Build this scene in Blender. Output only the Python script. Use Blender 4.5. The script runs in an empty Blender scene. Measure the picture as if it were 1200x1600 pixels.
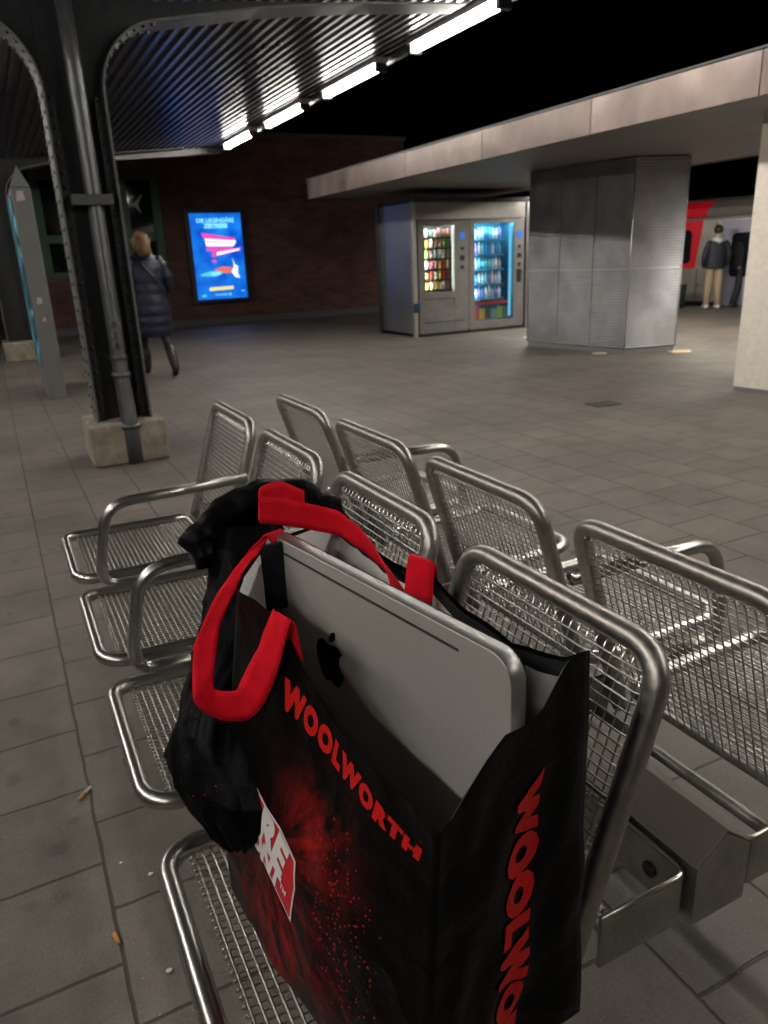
import bpy, bmesh, math, random
from mathutils import Vector, Matrix, noise
random.seed(7)
sc = bpy.context.scene
C = sc.collection
PI = math.pi

# ------------------------------------------------------------------ camera, sky, exposure
H = 1.32
PITCH, ROLL, YAW = math.radians(18.966), math.radians(2.438), math.radians(26.444)
cam_d = bpy.data.cameras.new('camera'); cam = bpy.data.objects.new('camera', cam_d); C.objects.link(cam)
fwd0 = Vector((math.sin(YAW), math.cos(YAW), 0)); right0 = Vector((math.cos(YAW), -math.sin(YAW), 0)); up = Vector((0, 0, 1))
fwd = fwd0 * math.cos(PITCH) - up * math.sin(PITCH)
down = -up * math.cos(PITCH) - fwd0 * math.sin(PITCH)
r_ = right0 * math.cos(ROLL) + down * math.sin(ROLL)
d_ = -right0 * math.sin(ROLL) + down * math.cos(ROLL)
m3 = Matrix((r_, -d_, -fwd)).transposed()
cam.matrix_world = Matrix.Translation((0, 0, H)) @ m3.to_4x4()
cam_d.sensor_fit = 'VERTICAL'; cam_d.sensor_height = 36; cam_d.lens = 1159.7 / 1600 * 36
cam_d.clip_start = 0.02; cam_d.clip_end = 500
cam_d.dof.use_dof = True; cam_d.dof.focus_distance = 0.95; cam_d.dof.aperture_fstop = 26.1 / 3.2
sc.camera = cam
w = bpy.data.worlds.new('World'); sc.world = w; w.use_nodes = True
nt = w.node_tree; bg = nt.nodes['Background']
sky = nt.nodes.new('ShaderNodeTexSky'); sky.sky_type = 'NISHITA'; sky.sun_disc = False
sky.sun_elevation = math.radians(-8); sky.sun_rotation = math.radians(200)
nt.links.new(sky.outputs[0], bg.inputs[0]); bg.inputs[1].default_value = 0.01
sc.view_settings.view_transform = 'Standard'; sc.view_settings.look = 'None'
sc.view_settings.exposure = 0.0; sc.view_settings.gamma = 1.0
LAMP = 86.0
sc.render.engine = 'CYCLES'
sc.cycles.use_denoising = True
sc.cycles.max_bounces = 9; sc.cycles.glossy_bounces = 4; sc.cycles.diffuse_bounces = 6
sc.cycles.sample_clamp_indirect = 6.0
sc.cycles.caustics_reflective = False; sc.cycles.caustics_refractive = False

# ------------------------------------------------------------------ materials
def mat(name, col, rough=0.6, metal=0.0, emit=None, es=0.0, var=0.0, vscale=8.0, bump=0.0, bscale=60.0, rvar=0.0, sheen=0.0, spec=0.5, col2=None, aniso=None):
    m = bpy.data.materials.new(name); m.use_nodes = True
    t = m.node_tree; p = t.nodes['Principled BSDF']
    p.inputs['Base Color'].default_value = (*col, 1); p.inputs['Roughness'].default_value = rough
    p.inputs['Metallic'].default_value = metal; p.inputs['Specular IOR Level'].default_value = spec
    if sheen: p.inputs['Sheen Weight'].default_value = sheen
    if emit: p.inputs['Emission Color'].default_value = (*emit, 1); p.inputs['Emission Strength'].default_value = es
    if var or bump or rvar:
        tc = t.nodes.new('ShaderNodeTexCoord')
    if var or rvar:
        n = t.nodes.new('ShaderNodeTexNoise'); n.inputs['Scale'].default_value = vscale; n.inputs['Detail'].default_value = 6
        n.inputs['Roughness'].default_value = .65
        t.links.new(tc.outputs['Object'], n.inputs['Vector'])
        if var:
            cr = t.nodes.new('ShaderNodeValToRGB')
            a = [c * (1 - var) for c in col]; b = list(col2) if col2 else [min(1, c * (1 + var)) for c in col]
            cr.color_ramp.elements[0].position = .32; cr.color_ramp.elements[1].position = .68
            cr.color_ramp.elements[0].color = (*a, 1); cr.color_ramp.elements[1].color = (*b, 1)
            t.links.new(n.outputs['Fac'], cr.inputs[0]); t.links.new(cr.outputs[0], p.inputs['Base Color'])
        if rvar:
            mr = t.nodes.new('ShaderNodeMapRange'); mr.inputs[1].default_value = .3; mr.inputs[2].default_value = .7
            mr.inputs[3].default_value = max(.03, rough - rvar); mr.inputs[4].default_value = min(1, rough + rvar)
            t.links.new(n.outputs['Fac'], mr.inputs[0]); t.links.new(mr.outputs[0], p.inputs['Roughness'])
    if bump:
        n2 = t.nodes.new('ShaderNodeTexNoise'); n2.inputs['Scale'].default_value = bscale; n2.inputs['Detail'].default_value = 5
        t.links.new(tc.outputs['Object'], n2.inputs['Vector'])
        bp = t.nodes.new('ShaderNodeBump'); bp.inputs['Strength'].default_value = bump; bp.inputs['Distance'].default_value = .01
        t.links.new(n2.outputs['Fac'], bp.inputs['Height']); t.links.new(bp.outputs[0], p.inputs['Normal'])
    return m

def nodes(m): return m.node_tree, m.node_tree.nodes['Principled BSDF']

def math_node(t, op, a, b=None, clamp=False):
    n = t.nodes.new('ShaderNodeMath'); n.operation = op; n.use_clamp = clamp
    for i, v in enumerate((a, b)):
        if v is None: continue
        if isinstance(v, (int, float)): n.inputs[i].default_value = v
        else: t.links.new(v, n.inputs[i])
    return n.outputs[0]

def paving():
    m = mat('concrete_paving', (.17, .15, .13), .62); t, p = nodes(m)
    tc = t.nodes.new('ShaderNodeTexCoord'); sx = t.nodes.new('ShaderNodeSeparateXYZ'); t.links.new(tc.outputs['Object'], sx.inputs[0])
    wob = t.nodes.new('ShaderNodeTexNoise'); wob.inputs['Scale'].default_value = 9; wob.inputs['Detail'].default_value = 3
    t.links.new(tc.outputs['Object'], wob.inputs['Vector'])
    wb = math_node(t, 'MULTIPLY', math_node(t, 'SUBTRACT', wob.outputs['Fac'], .5), .011)
    u = math_node(t, 'ADD', math_node(t, 'ADD', sx.outputs[1], 30 - .054), wb); v = math_node(t, 'ADD', math_node(t, 'ADD', sx.outputs[0], 62.0), wb)
    cb = t.nodes.new('ShaderNodeCombineXYZ'); t.links.new(u, cb.inputs[0]); t.links.new(v, cb.inputs[1])
    br = t.nodes.new('ShaderNodeTexBrick'); t.links.new(cb.outputs[0], br.inputs['Vector'])
    br.offset = .5; br.offset_frequency = 2
    br.inputs['Scale'].default_value = 1; br.inputs['Brick Width'].default_value = .3; br.inputs['Row Height'].default_value = .31
    br.inputs['Mortar Size'].default_value = .0052; br.inputs['Mortar Smooth'].default_value = .6; br.inputs['Bias'].default_value = 0
    br.inputs['Color1'].default_value = (.152, .134, .116, 1); br.inputs['Color2'].default_value = (.170, .150, .130, 1); br.inputs['Mortar'].default_value = (.05, .043, .037, 1)
    def nz(s, d=6, r=.6):
        n = t.nodes.new('ShaderNodeTexNoise'); n.inputs['Scale'].default_value = s; n.inputs['Detail'].default_value = d; n.inputs['Roughness'].default_value = r
        t.links.new(tc.outputs['Object'], n.inputs['Vector']); return n.outputs['Fac']
    big, mid, fine = nz(1.3), nz(7, 8, .7), nz(160, 3)
    stain = t.nodes.new('ShaderNodeValToRGB'); e = stain.color_ramp.elements
    e[0].position = .33; e[0].color = (.50, .485, .465, 1); e[1].position = .62; e[1].color = (1.12, 1.1, 1.08, 1)
    t.links.new(math_node(t, 'ADD', math_node(t, 'MULTIPLY', big, .55), math_node(t, 'MULTIPLY', mid, .45)), stain.inputs[0])
    mx = t.nodes.new('ShaderNodeMixRGB'); mx.blend_type = 'MULTIPLY'; mx.inputs[0].default_value = 1
    t.links.new(br.outputs['Color'], mx.inputs[1]); t.links.new(stain.outputs[0], mx.inputs[2])
    # dark trodden-in gum spots and pale grit specks
    vo = t.nodes.new('ShaderNodeTexVoronoi'); vo.inputs['Scale'].default_value = 7.5; vo.inputs['Randomness'].default_value = 1
    t.links.new(tc.outputs['Object'], vo.inputs['Vector'])
    spot = t.nodes.new('ShaderNodeValToRGB'); spot.color_ramp.elements[0].position = .10; spot.color_ramp.elements[0].color = (.70, .70, .70, 1)
    spot.color_ramp.elements[1].position = .2; spot.color_ramp.elements[1].color = (1, 1, 1, 1)
    t.links.new(math_node(t, 'ADD', vo.outputs['Distance'], math_node(t, 'MULTIPLY', math_node(t, 'SUBTRACT', mid, .5), .35)), spot.inputs[0])
    mx2 = t.nodes.new('ShaderNodeMixRGB'); mx2.blend_type = 'MULTIPLY'; mx2.inputs[0].default_value = .8
    t.links.new(mx.outputs[0], mx2.inputs[1]); t.links.new(spot.outputs[0], mx2.inputs[2])
    v2 = t.nodes.new('ShaderNodeTexVoronoi'); v2.inputs['Scale'].default_value = 42; t.links.new(tc.outputs['Object'], v2.inputs['Vector'])
    gr = math_node(t, 'LESS_THAN', v2.outputs['Distance'], .07)
    mx3 = t.nodes.new('ShaderNodeMixRGB'); t.links.new(math_node(t, 'MULTIPLY', gr, .5), mx3.inputs[0])
    t.links.new(mx2.outputs[0], mx3.inputs[1]); mx3.inputs[2].default_value = (.42, .4, .34, 1)
    fm = t.nodes.new('ShaderNodeMixRGB'); fm.blend_type = 'OVERLAY'; fm.inputs[0].default_value = .5
    t.links.new(mx3.outputs[0], fm.inputs[1]); t.links.new(fine, fm.inputs[2])
    t.links.new(fm.outputs[0], p.inputs['Base Color'])
    rr = t.nodes.new('ShaderNodeMapRange'); rr.inputs[3].default_value = .45; rr.inputs[4].default_value = .75; t.links.new(mid, rr.inputs[0]); t.links.new(rr.outputs[0], p.inputs['Roughness'])
    hgt = math_node(t, 'ADD', math_node(t, 'MULTIPLY', math_node(t, 'SUBTRACT', 1, br.outputs['Fac']), 1), math_node(t, 'ADD', math_node(t, 'MULTIPLY', fine, .12), math_node(t, 'MULTIPLY', mid, .25)))
    bp = t.nodes.new('ShaderNodeBump'); bp.inputs['Strength'].default_value = .6; bp.inputs['Distance'].default_value = .006
    t.links.new(hgt, bp.inputs['Height']); t.links.new(bp.outputs[0], p.inputs['Normal'])
    return m

def bricks():
    m = mat('dark_red_brick', (.1, .04, .03), .8); t, p = nodes(m)
    tc = t.nodes.new('ShaderNodeTexCoord'); sx = t.nodes.new('ShaderNodeSeparateXYZ'); t.links.new(tc.outputs['Object'], sx.inputs[0])
    cb = t.nodes.new('ShaderNodeCombineXYZ'); t.links.new(math_node(t, 'ADD', sx.outputs[0], sx.outputs[1]), cb.inputs[0]); t.links.new(sx.outputs[2], cb.inputs[1])
    br = t.nodes.new('ShaderNodeTexBrick'); t.links.new(cb.outputs[0], br.inputs['Vector'])
    br.inputs['Scale'].default_value = 1; br.inputs['Brick Width'].default_value = .25; br.inputs['Row Height'].default_value = .083; br.inputs['Mortar Size'].default_value = .009
    br.inputs['Color1'].default_value = (.082, .030, .023, 1); br.inputs['Color2'].default_value = (.15, .055, .04, 1); br.inputs['Mortar'].default_value = (.07, .058, .05, 1)
    n = t.nodes.new('ShaderNodeTexNoise'); n.inputs['Scale'].default_value = 2.2; n.inputs['Detail'].default_value = 8; t.links.new(tc.outputs['Object'], n.inputs['Vector'])
    mx = t.nodes.new('ShaderNodeMixRGB'); mx.blend_type = 'OVERLAY'; mx.inputs[0].default_value = .6
    t.links.new(br.outputs['Color'], mx.inputs[1]); t.links.new(n.outputs['Fac'], mx.inputs[2]); t.links.new(mx.outputs[0], p.inputs['Base Color'])
    bp = t.nodes.new('ShaderNodeBump'); bp.inputs['Strength'].default_value = .8; bp.inputs['Distance'].default_value = .01
    t.links.new(math_node(t, 'SUBTRACT', 1, br.outputs['Fac']), bp.inputs['Height']); t.links.new(bp.outputs[0], p.inputs['Normal'])
    return m

def ribbed(name, col, pitch, rough=.35, metal=.9):
    m = mat(name, col, rough, metal); t, p = nodes(m)
    tc = t.nodes.new('ShaderNodeTexCoord'); sx = t.nodes.new('ShaderNodeSeparateXYZ'); t.links.new(tc.outputs['Object'], sx.inputs[0])
    s = math_node(t, 'SINE', math_node(t, 'MULTIPLY', sx.outputs[2], 2 * PI / pitch))
    n = t.nodes.new('ShaderNodeTexNoise'); n.inputs['Scale'].default_value = 3; n.inputs['Detail'].default_value = 7; t.links.new(tc.outputs['Object'], n.inputs['Vector'])
    bp = t.nodes.new('ShaderNodeBump'); bp.inputs['Strength'].default_value = .55; bp.inputs['Distance'].default_value = .006
    t.links.new(s, bp.inputs['Height']); t.links.new(bp.outputs[0], p.inputs['Normal'])
    cr = t.nodes.new('ShaderNodeValToRGB'); cr.color_ramp.elements[0].position = .3; cr.color_ramp.elements[1].position = .7
    cr.color_ramp.elements[0].color = (*[c * .75 for c in col], 1); cr.color_ramp.elements[1].color = (*[c * 1.2 for c in col], 1)
    t.links.new(n.outputs['Fac'], cr.inputs[0]); t.links.new(cr.outputs[0], p.inputs['Base Color'])
    mr = t.nodes.new('ShaderNodeMapRange'); mr.inputs[3].default_value = rough - .1; mr.inputs[4].default_value = rough + .12
    t.links.new(n.outputs['Fac'], mr.inputs[0]); t.links.new(mr.outputs[0], p.inputs['Roughness'])
    return m

def bag_print():
    """black laminated fabric printed with red powder dust and specks round the badge"""
    m = mat('black_printed_laminate', (.0022, .002, .002), .40, spec=.10); t, p = nodes(m)
    tc = t.nodes.new('ShaderNodeTexCoord'); sx = t.nodes.new('ShaderNodeSeparateXYZ'); t.links.new(tc.outputs['Object'], sx.inputs[0])
    def gauss(y0, z0, sy, sz):
        a = math_node(t, 'POWER', math_node(t, 'ABSOLUTE', math_node(t, 'DIVIDE', math_node(t, 'SUBTRACT', sx.outputs[1], y0), sy)), 2)
        b = math_node(t, 'POWER', math_node(t, 'ABSOLUTE', math_node(t, 'DIVIDE', math_node(t, 'SUBTRACT', sx.outputs[2], z0), sz)), 2)
        return math_node(t, 'POWER', 2.718, math_node(t, 'MULTIPLY', math_node(t, 'ADD', a, b), -1))
    def nz(s, d=6, r=.6, st=None):
        n = t.nodes.new('ShaderNodeTexNoise'); n.inputs['Scale'].default_value = s; n.inputs['Detail'].default_value = d; n.inputs['Roughness'].default_value = r
        if st:
            mp = t.nodes.new('ShaderNodeMapping'); mp.inputs['Scale'].default_value = st[0]; mp.inputs['Rotation'].default_value = st[1]
            t.links.new(tc.outputs['Object'], mp.inputs[0]); t.links.new(mp.outputs[0], n.inputs['Vector'])
        else: t.links.new(tc.outputs['Object'], n.inputs['Vector'])
        return n.outputs['Fac']
    # only on the wide front side (object x below .275)
    front = math_node(t, 'LESS_THAN', sx.outputs[0], .29)
    cloud = math_node(t, 'ADD', math_node(t, 'MULTIPLY', gauss(.63, .72, .055, .055), 1.0), gauss(.69, .54, .09, .10))
    dy = math_node(t, 'SUBTRACT', sx.outputs[1], .715); dz = math_node(t, 'SUBTRACT', sx.outputs[2], .645)
    ang = math_node(t, 'ARCTAN2', dz, dy); rad = math_node(t, 'SQRT', math_node(t, 'ADD', math_node(t, 'MULTIPLY', dy, dy), math_node(t, 'MULTIPLY', dz, dz)))
    pc_ = t.nodes.new('ShaderNodeCombineXYZ'); t.links.new(math_node(t, 'MULTIPLY', ang, 3.2), pc_.inputs[0]); t.links.new(math_node(t, 'MULTIPLY', rad, 9), pc_.inputs[1])
    sn = t.nodes.new('ShaderNodeTexNoise'); sn.inputs['Scale'].default_value = 1.6; sn.inputs['Detail'].default_value = 9; sn.inputs['Roughness'].default_value = .68
    t.links.new(pc_.outputs[0], sn.inputs['Vector']); streak = sn.outputs['Fac']
    d = math_node(t, 'MULTIPLY', cloud, math_node(t, 'MULTIPLY', math_node(t, 'SUBTRACT', streak, .42, True), 4.0), True)
    d = math_node(t, 'MULTIPLY', d, front)
    v = t.nodes.new('ShaderNodeTexVoronoi'); v.inputs['Scale'].default_value = 150; t.links.new(tc.outputs['Object'], v.inputs['Vector'])
    sp = math_node(t, 'LESS_THAN', math_node(t, 'ADD', v.outputs['Distance'], math_node(t, 'MULTIPLY', nz(30, 3), .35)), .40)
    area = math_node(t, 'ADD', gauss(.59, .71, .065, .07), gauss(.55, .60, .07, .12))
    sp = math_node(t, 'MULTIPLY', math_node(t, 'MULTIPLY', sp, front), math_node(t, 'GREATER_THAN', math_node(t, 'MULTIPLY', area, nz(45, 3, .7)), .40))
    f = math_node(t, 'ADD', math_node(t, 'MULTIPLY', d, .75), math_node(t, 'MULTIPLY', sp, .9), True)
    mx = t.nodes.new('ShaderNodeMixRGB'); t.links.new(f, mx.inputs[0]); mx.inputs[1].default_value = (.0022, .002, .002, 1); mx.inputs[2].default_value = (.42, .012, .012, 1)
    t.links.new(mx.outputs[0], p.inputs['Base Color'])
    bp = t.nodes.new('ShaderNodeBump'); bp.inputs['Strength'].default_value = .45; bp.inputs['Distance'].default_value = .012
    t.links.new(math_node(t, 'ADD', nz(11, 5), math_node(t, 'MULTIPLY', math_node(t, 'ABSOLUTE', math_node(t, 'SUBTRACT', nz(7, 2), .5)), -3)), bp.inputs['Height']); t.links.new(bp.outputs[0], p.inputs['Normal'])
    return m

def glass(name, tint=(1, 1, 1), refl=.08):
    m = bpy.data.materials.new(name); m.use_nodes = True; t = m.node_tree; t.nodes.remove(t.nodes['Principled BSDF'])
    out = t.nodes['Material Output']; a = t.nodes.new('ShaderNodeBsdfTransparent'); a.inputs[0].default_value = (*tint, 1)
    g = t.nodes.new('ShaderNodeBsdfGlossy'); g.inputs['Roughness'].default_value = .03
    lw = t.nodes.new('ShaderNodeFresnel'); lw.inputs[0].default_value = 1.45
    mx = t.nodes.new('ShaderNodeMixShader'); t.links.new(lw.outputs[0], mx.inputs[0]); t.links.new(a.outputs[0], mx.inputs[1]); t.links.new(g.outputs[0], mx.inputs[2])
    t.links.new(mx.outputs[0], out.inputs[0]); return m

M = {}
M['paving'] = paving(); M['brick'] = bricks()
M['steel'] = mat('satin_stainless_tube', (.47, .455, .43), .30, 1.0, rvar=.04, vscale=6, var=.10)
M['worn'] = mat('scuffed_stainless_tube', (.39, .362, .335), .42, 1.0, rvar=.08, vscale=70, var=.16, bump=.03, bscale=160)
M['wire'] = mat('stainless_wire', (.55, .535, .50), .30, 1.0)
M['zinc'] = mat('galvanised_steel', (.30, .29, .26), .45, .85, var=.3, vscale=18, rvar=.12, bump=.1, bscale=60)
M['edge'] = mat('bare_steel', (.6, .57, .52), .3, 1.0)
M['ceiling'] = mat('painted_corrugated_sheet', (.20, .20, .218), .30, .85, var=.12, vscale=2.5, rvar=.04)
M['deck'] = mat('roof_sheet', (.08, .08, .085), .6)
M['trim'] = mat('grey_painted_metal', (.30, .29, .28), .45, .3, var=.15, vscale=6)
M['column'] = mat('dark_painted_steel', (.022, .0225, .024), .38, .2, var=.4, vscale=12, bump=.15, bscale=40)
M['flange'] = mat('grey_flange_paint', (.12, .118, .116), .5, .1, var=.2, vscale=14)
M['pipe'] = mat('grey_pipe', (.10, .10, .104), .36, .3, var=.2, vscale=9)
M['plinth'] = mat('weathered_sandstone', (.27, .225, .18), .85, var=.4, vscale=7, bump=.5, bscale=40)
M['stele'] = mat('grey_powder_coat', (.17, .17, .165), .5, .1, var=.1, vscale=5)
M['panel_lit'] = mat('backlit_map', (.02, .05, .06), .3)
M['fascia'] = mat('pinkish_metal_cladding', (.15, .115, .104), .42, .45, var=.28, vscale=2.2, rvar=.14, bump=.10, bscale=3)
def streaks(m):
    t, p = nodes(m); src = p.inputs['Base Color'].links[0].from_socket
    tc = t.nodes.new('ShaderNodeTexCoord'); mp = t.nodes.new('ShaderNodeMapping'); mp.inputs['Scale'].default_value = (1.3, 1.3, .6); t.links.new(tc.outputs['Object'], mp.inputs[0])
    n = t.nodes.new('ShaderNodeTexNoise'); n.inputs['Scale'].default_value = 2.2; n.inputs['Detail'].default_value = 8; n.inputs['Roughness'].default_value = .7; t.links.new(mp.outputs[0], n.inputs['Vector'])
    cr = t.nodes.new('ShaderNodeValToRGB'); cr.color_ramp.elements[0].position = .36; cr.color_ramp.elements[0].color = (.74, .72, .72, 1); cr.color_ramp.elements[1].position = .66; cr.color_ramp.elements[1].color = (1.1, 1.08, 1.06, 1)
    t.links.new(n.outputs['Fac'], cr.inputs[0]); mx = t.nodes.new('ShaderNodeMixRGB'); mx.blend_type = 'MULTIPLY'; mx.inputs[0].default_value = 1
    t.links.new(src, mx.inputs[1]); t.links.new(cr.outputs[0], mx.inputs[2]); t.links.new(mx.outputs[0], p.inputs['Base Color'])
M['fascia2'] = mat('pinkish_metal_cladding_paler', (.185, .141, .127), .40, .45, var=.28, vscale=2.6, rvar=.14, bump=.10, bscale=3)
streaks(M['fascia']); streaks(M['fascia2'])
M['soffit'] = mat('grey_soffit_board', (.25, .24, .225), .5, .2, var=.12, vscale=1.5)
M['clad'] = ribbed('ribbed_aluminium_cladding', (.20, .197, .203), .034, .34)
M['clad_dark'] = mat('cladding_gap', (.28, .28, .28), .5, .5)
M['plaster'] = mat('cream_rough_plaster', (.88, .80, .70), .9, var=.08, vscale=20, bump=.6, bscale=120)
M['green'] = mat('green_window_paint', (.02, .075, .032), .45, var=.2, vscale=6)
M['darkglass'] = mat('dark_window_glass', (.008, .010, .012), .06, 0, spec=.7)
M['white'] = mat('white_sticker', (.6, .6, .58), .5)
M['lampbody'] = mat('white_lamp_housing', (.7, .7, .68), .4)
M['tube'] = mat('fluorescent_glow', (.9, .9, .85), .4, emit=(1, .957, .88), es=LAMP)
M['tube_track'] = mat('track_side_fluorescent_glow', (.9, .9, .85), .4, emit=(1, .95, .86), es=LAMP * 2.6)
M['frame_dark'] = mat('dark_aluminium', (.06, .062, .065), .35, .7)
M['kiosk'] = mat('brushed_grey_steel', (.34, .32, .30), .38, .85, var=.15, vscale=5, rvar=.08)
M['side'] = mat('polished_side_sheet', (.60, .585, .58), .40, 1.0, rvar=.03, vscale=3)
M['door'] = mat('vending_door_metal', (.22, .21, .20), .45, .5, var=.12, vscale=8)
M['black'] = mat('black_plastic', (.012, .012, .013), .4)
M['interior'] = mat('white_machine_interior', (.42, .45, .45), .5)
M['interior_blue'] = mat('blue_machine_interior', (.07, .28, .42), .5)
M['led_w'] = mat('white_led_strip', (.9, .9, .9), .4, emit=(.93, 1, .9), es=150)
M['led_c'] = mat('cyan_led_strip', (.7, .9, .95), .4, emit=(.40, .85, 1), es=75)
M['led_t'] = mat('dim_white_led_strip', (.5, .5, .5), .4, emit=(.95, 1, .92), es=24)
M['led_ws'] = mat('soft_white_led_strip', (.1, .1, .1), .4, emit=(.93, 1, .85), es=1.0)
M['led_cs'] = mat('soft_cyan_led_strip', (.03, .05, .06), .4, emit=(.16, .62, .95), es=.9)
M['screen'] = mat('small_blue_screen', (.02, .1, .4), .2, emit=(.03, .2, .8), es=.7)
M['glass'] = glass('clear_glass')
M['red'] = mat('red_tray', (.35, .02, .03), .5)
M['bag'] = bag_print()
M['plainbag'] = mat('black_crinkled_plastic', (.0016, .0016, .002), .55, bump=.7, bscale=20, spec=.07)
M['lining'] = mat('white_woven_lining', (.80, .79, .77), .75, bump=.3, bscale=400, var=.12, vscale=18)
M['strap'] = mat('red_webbing', (.70, .006, .018), .85, var=.12, vscale=30, bump=.25, bscale=600, spec=.15)
M['letter'] = mat('red_print', (.55, .010, .009), .45, spec=.2)
M['badge_red'] = mat('bright_red_print', (.55, .012, .025), .4)
M['badge_white'] = mat('white_print', (.72, .70, .68), .45)
M['patch'] = mat('black_webbing', (.012, .012, .014), .8, spec=.2)
M['alu'] = mat('bead_blasted_aluminium', (.41, .388, .362), .44, .32, bump=.06, bscale=900, var=.10, vscale=420, rvar=.05)
M['alu_edge'] = mat('machined_aluminium_rim', (.33, .318, .305), .38, .85)
M['groove'] = mat('dark_slot', (.03, .03, .03), .4)
M['logo'] = mat('gloss_black_emblem', (.003, .003, .003), .12)
M['skin'] = mat('skin', (.45, .26, .18), .55)
M['blond'] = mat('blond_hair', (.36, .21, .10), .5, var=.35, vscale=25)
M['darkhair'] = mat('dark_hair', (.015, .012, .01), .5)
M['navy'] = mat('navy_quilted_nylon', (.004, .006, .026), .5, var=.3, vscale=9, bump=.3, bscale=18)
M['navy2'] = mat('dark_navy_cloth', (.012, .014, .022), .7)
M['leggings'] = mat('black_leggings', (.004, .004, .005), .7)
M['boot'] = mat('brown_leather', (.025, .018, .014), .5)
M['beige'] = mat('beige_cotton', (.36, .27, .18), .8)
M['hood'] = mat('pale_blue_jersey', (.42, .52, .55), .8)
M['shoe_w'] = mat('white_leather', (.7, .7, .68), .5)
M['train'] = mat('stainless_train_side', (.52, .49, .42), .34, .8, var=.12, vscale=3, rvar=.08)
M['train_red'] = mat('red_train_paint', (.60, .012, .03), .35)
M['train_door'] = mat('violet_grey_train_door', (.26, .25, .31), .4, .2)
M['bin'] = mat('dark_green_bin', (.02, .028, .022), .5)
M['filter'] = mat('orange_filter_paper', (.55, .22, .07), .8)
M['paper'] = mat('white_paper', (.75, .72, .68), .8)
M['ballast'] = mat('track_ballast', (.06, .055, .05), .95, var=.4, vscale=30)
M['line'] = mat('pale_edge_line', (.5, .5, .48), .7)

# ------------------------------------------------------------------ mesh helpers
class MB:
    def __init__(s): s.v = []; s.f = []; s.sm = []
    def add(s, vs, fs, smooth=False):
        b = len(s.v); s.v += [Vector(q) for q in vs]
        for f in fs: s.f.append(tuple(b + i for i in f)); s.sm.append(smooth)
    def box(s, a, b, bev=0.0):
        (x0, y0, z0), (x1, y1, z1) = a, b
        if bev:
            bm = bmesh.new(); bmesh.ops.create_cube(bm, size=1)
            for v in bm.verts: v.co = Vector(((x0 + x1) / 2 + v.co.x * (x1 - x0), (y0 + y1) / 2 + v.co.y * (y1 - y0), (z0 + z1) / 2 + v.co.z * (z1 - z0)))
            bmesh.ops.bevel(bm, geom=bm.edges[:], offset=bev, segments=2, affect='EDGES', profile=.5)
            bm.verts.index_update(); s.add([v.co.copy() for v in bm.verts], [[v.index for v in f.verts] for f in bm.faces]); bm.free(); return
        s.add([(x0, y0, z0), (x1, y0, z0), (x1, y1, z0), (x0, y1, z0), (x0, y0, z1), (x1, y0, z1), (x1, y1, z1), (x0, y1, z1)],
              [(0, 3, 2, 1), (4, 5, 6, 7), (0, 1, 5, 4), (1, 2, 6, 5), (2, 3, 7, 6), (3, 0, 4, 7)])
    def prism(s, poly, z0, z1):
        n = len(poly)
        s.add([(x, y, z0) for x, y in poly] + [(x, y, z1) for x, y in poly],
              [tuple(range(n))[::-1], tuple(range(n, 2 * n))] + [(i, (i + 1) % n, n + (i + 1) % n, n + i) for i in range(n)])
    def extr(s, pts, vec):
        n = len(pts); vec = Vector(vec)
        s.add([Vector(q) for q in pts] + [Vector(q) + vec for q in pts],
              [tuple(range(n))[::-1], tuple(range(n, 2 * n))] + [(i, (i + 1) % n, n + (i + 1) % n, n + i) for i in range(n)])
    def tube(s, pts, r, seg=8, closed=False, rs=None, flat=1.0, caps=True):
        P = [Vector(q) for q in pts]; n = len(P); rings = []
        prev = None
        for i in range(n):
            a = P[(i - 1) % n] if (closed or i > 0) else P[i]; b = P[(i + 1) % n] if (closed or i < n - 1) else P[i]
            t = (b - a).normalized()
            if prev is None:
                ref = Vector((0, 0, 1)) if abs(t.z) < .9 else Vector((1, 0, 0)); u = t.cross(ref).normalized()
            else: u = (prev - t * prev.dot(t)).normalized()
            prev = u; v = t.cross(u); rr = rs[i] if rs else r
            rings.append([P[i] + (u * math.cos(2 * PI * k / seg) + v * math.sin(2 * PI * k / seg) * flat) * rr for k in range(seg)])
        vs = [q for R in rings for q in R]; fs = []
        for i in range(n if closed else n - 1):
            j = (i + 1) % n
            off = 0
            if closed and j == 0:
                off = min(range(seg), key=lambda o: (rings[i][0] - rings[0][o]).length)
            for k in range(seg): fs.append((i * seg + k, i * seg + (k + 1) % seg, j * seg + (k + 1 + off) % seg, j * seg + (k + off) % seg))
        if not closed and caps: fs += [tuple(range(seg))[::-1], tuple((n - 1) * seg + k for k in range(seg))]
        s.add(vs, fs, True)
    def grid(s, rows, smooth=True, closed=False):
        m = len(rows[0]); vs = [q for r in rows for q in r]; fs = []
        for i in range(len(rows) - 1):
            for k in range(m if closed else m - 1):
                k2 = (k + 1) % m; fs.append((i * m + k, i * m + k2, (i + 1) * m + k2, (i + 1) * m + k))
        s.add(vs, fs, smooth)
    def ball(s, c, r, sx=1, sy=1, sz=1, nu=14, nv=9, nz=0, nsc=8):
        rows = []
        for i in range(nv + 1):
            th = PI * i / nv; row = []
            for k in range(nu):
                ph = 2 * PI * k / nu; d = Vector((math.sin(th) * math.cos(ph), math.sin(th) * math.sin(ph), math.cos(th)))
                q = Vector((d.x * sx, d.y * sy, d.z * sz)) * r * (1 + nz * noise.noise(d * nsc / 4 + Vector(c)))
                row.append(Vector(c) + q)
            rows.append(row)
        s.grid(rows, True, True)

def finish(me, mb):
    bm = bmesh.new(); bm.from_mesh(me); bmesh.ops.recalc_face_normals(bm, faces=bm.faces[:]); bm.to_mesh(me); bm.free()

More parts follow.
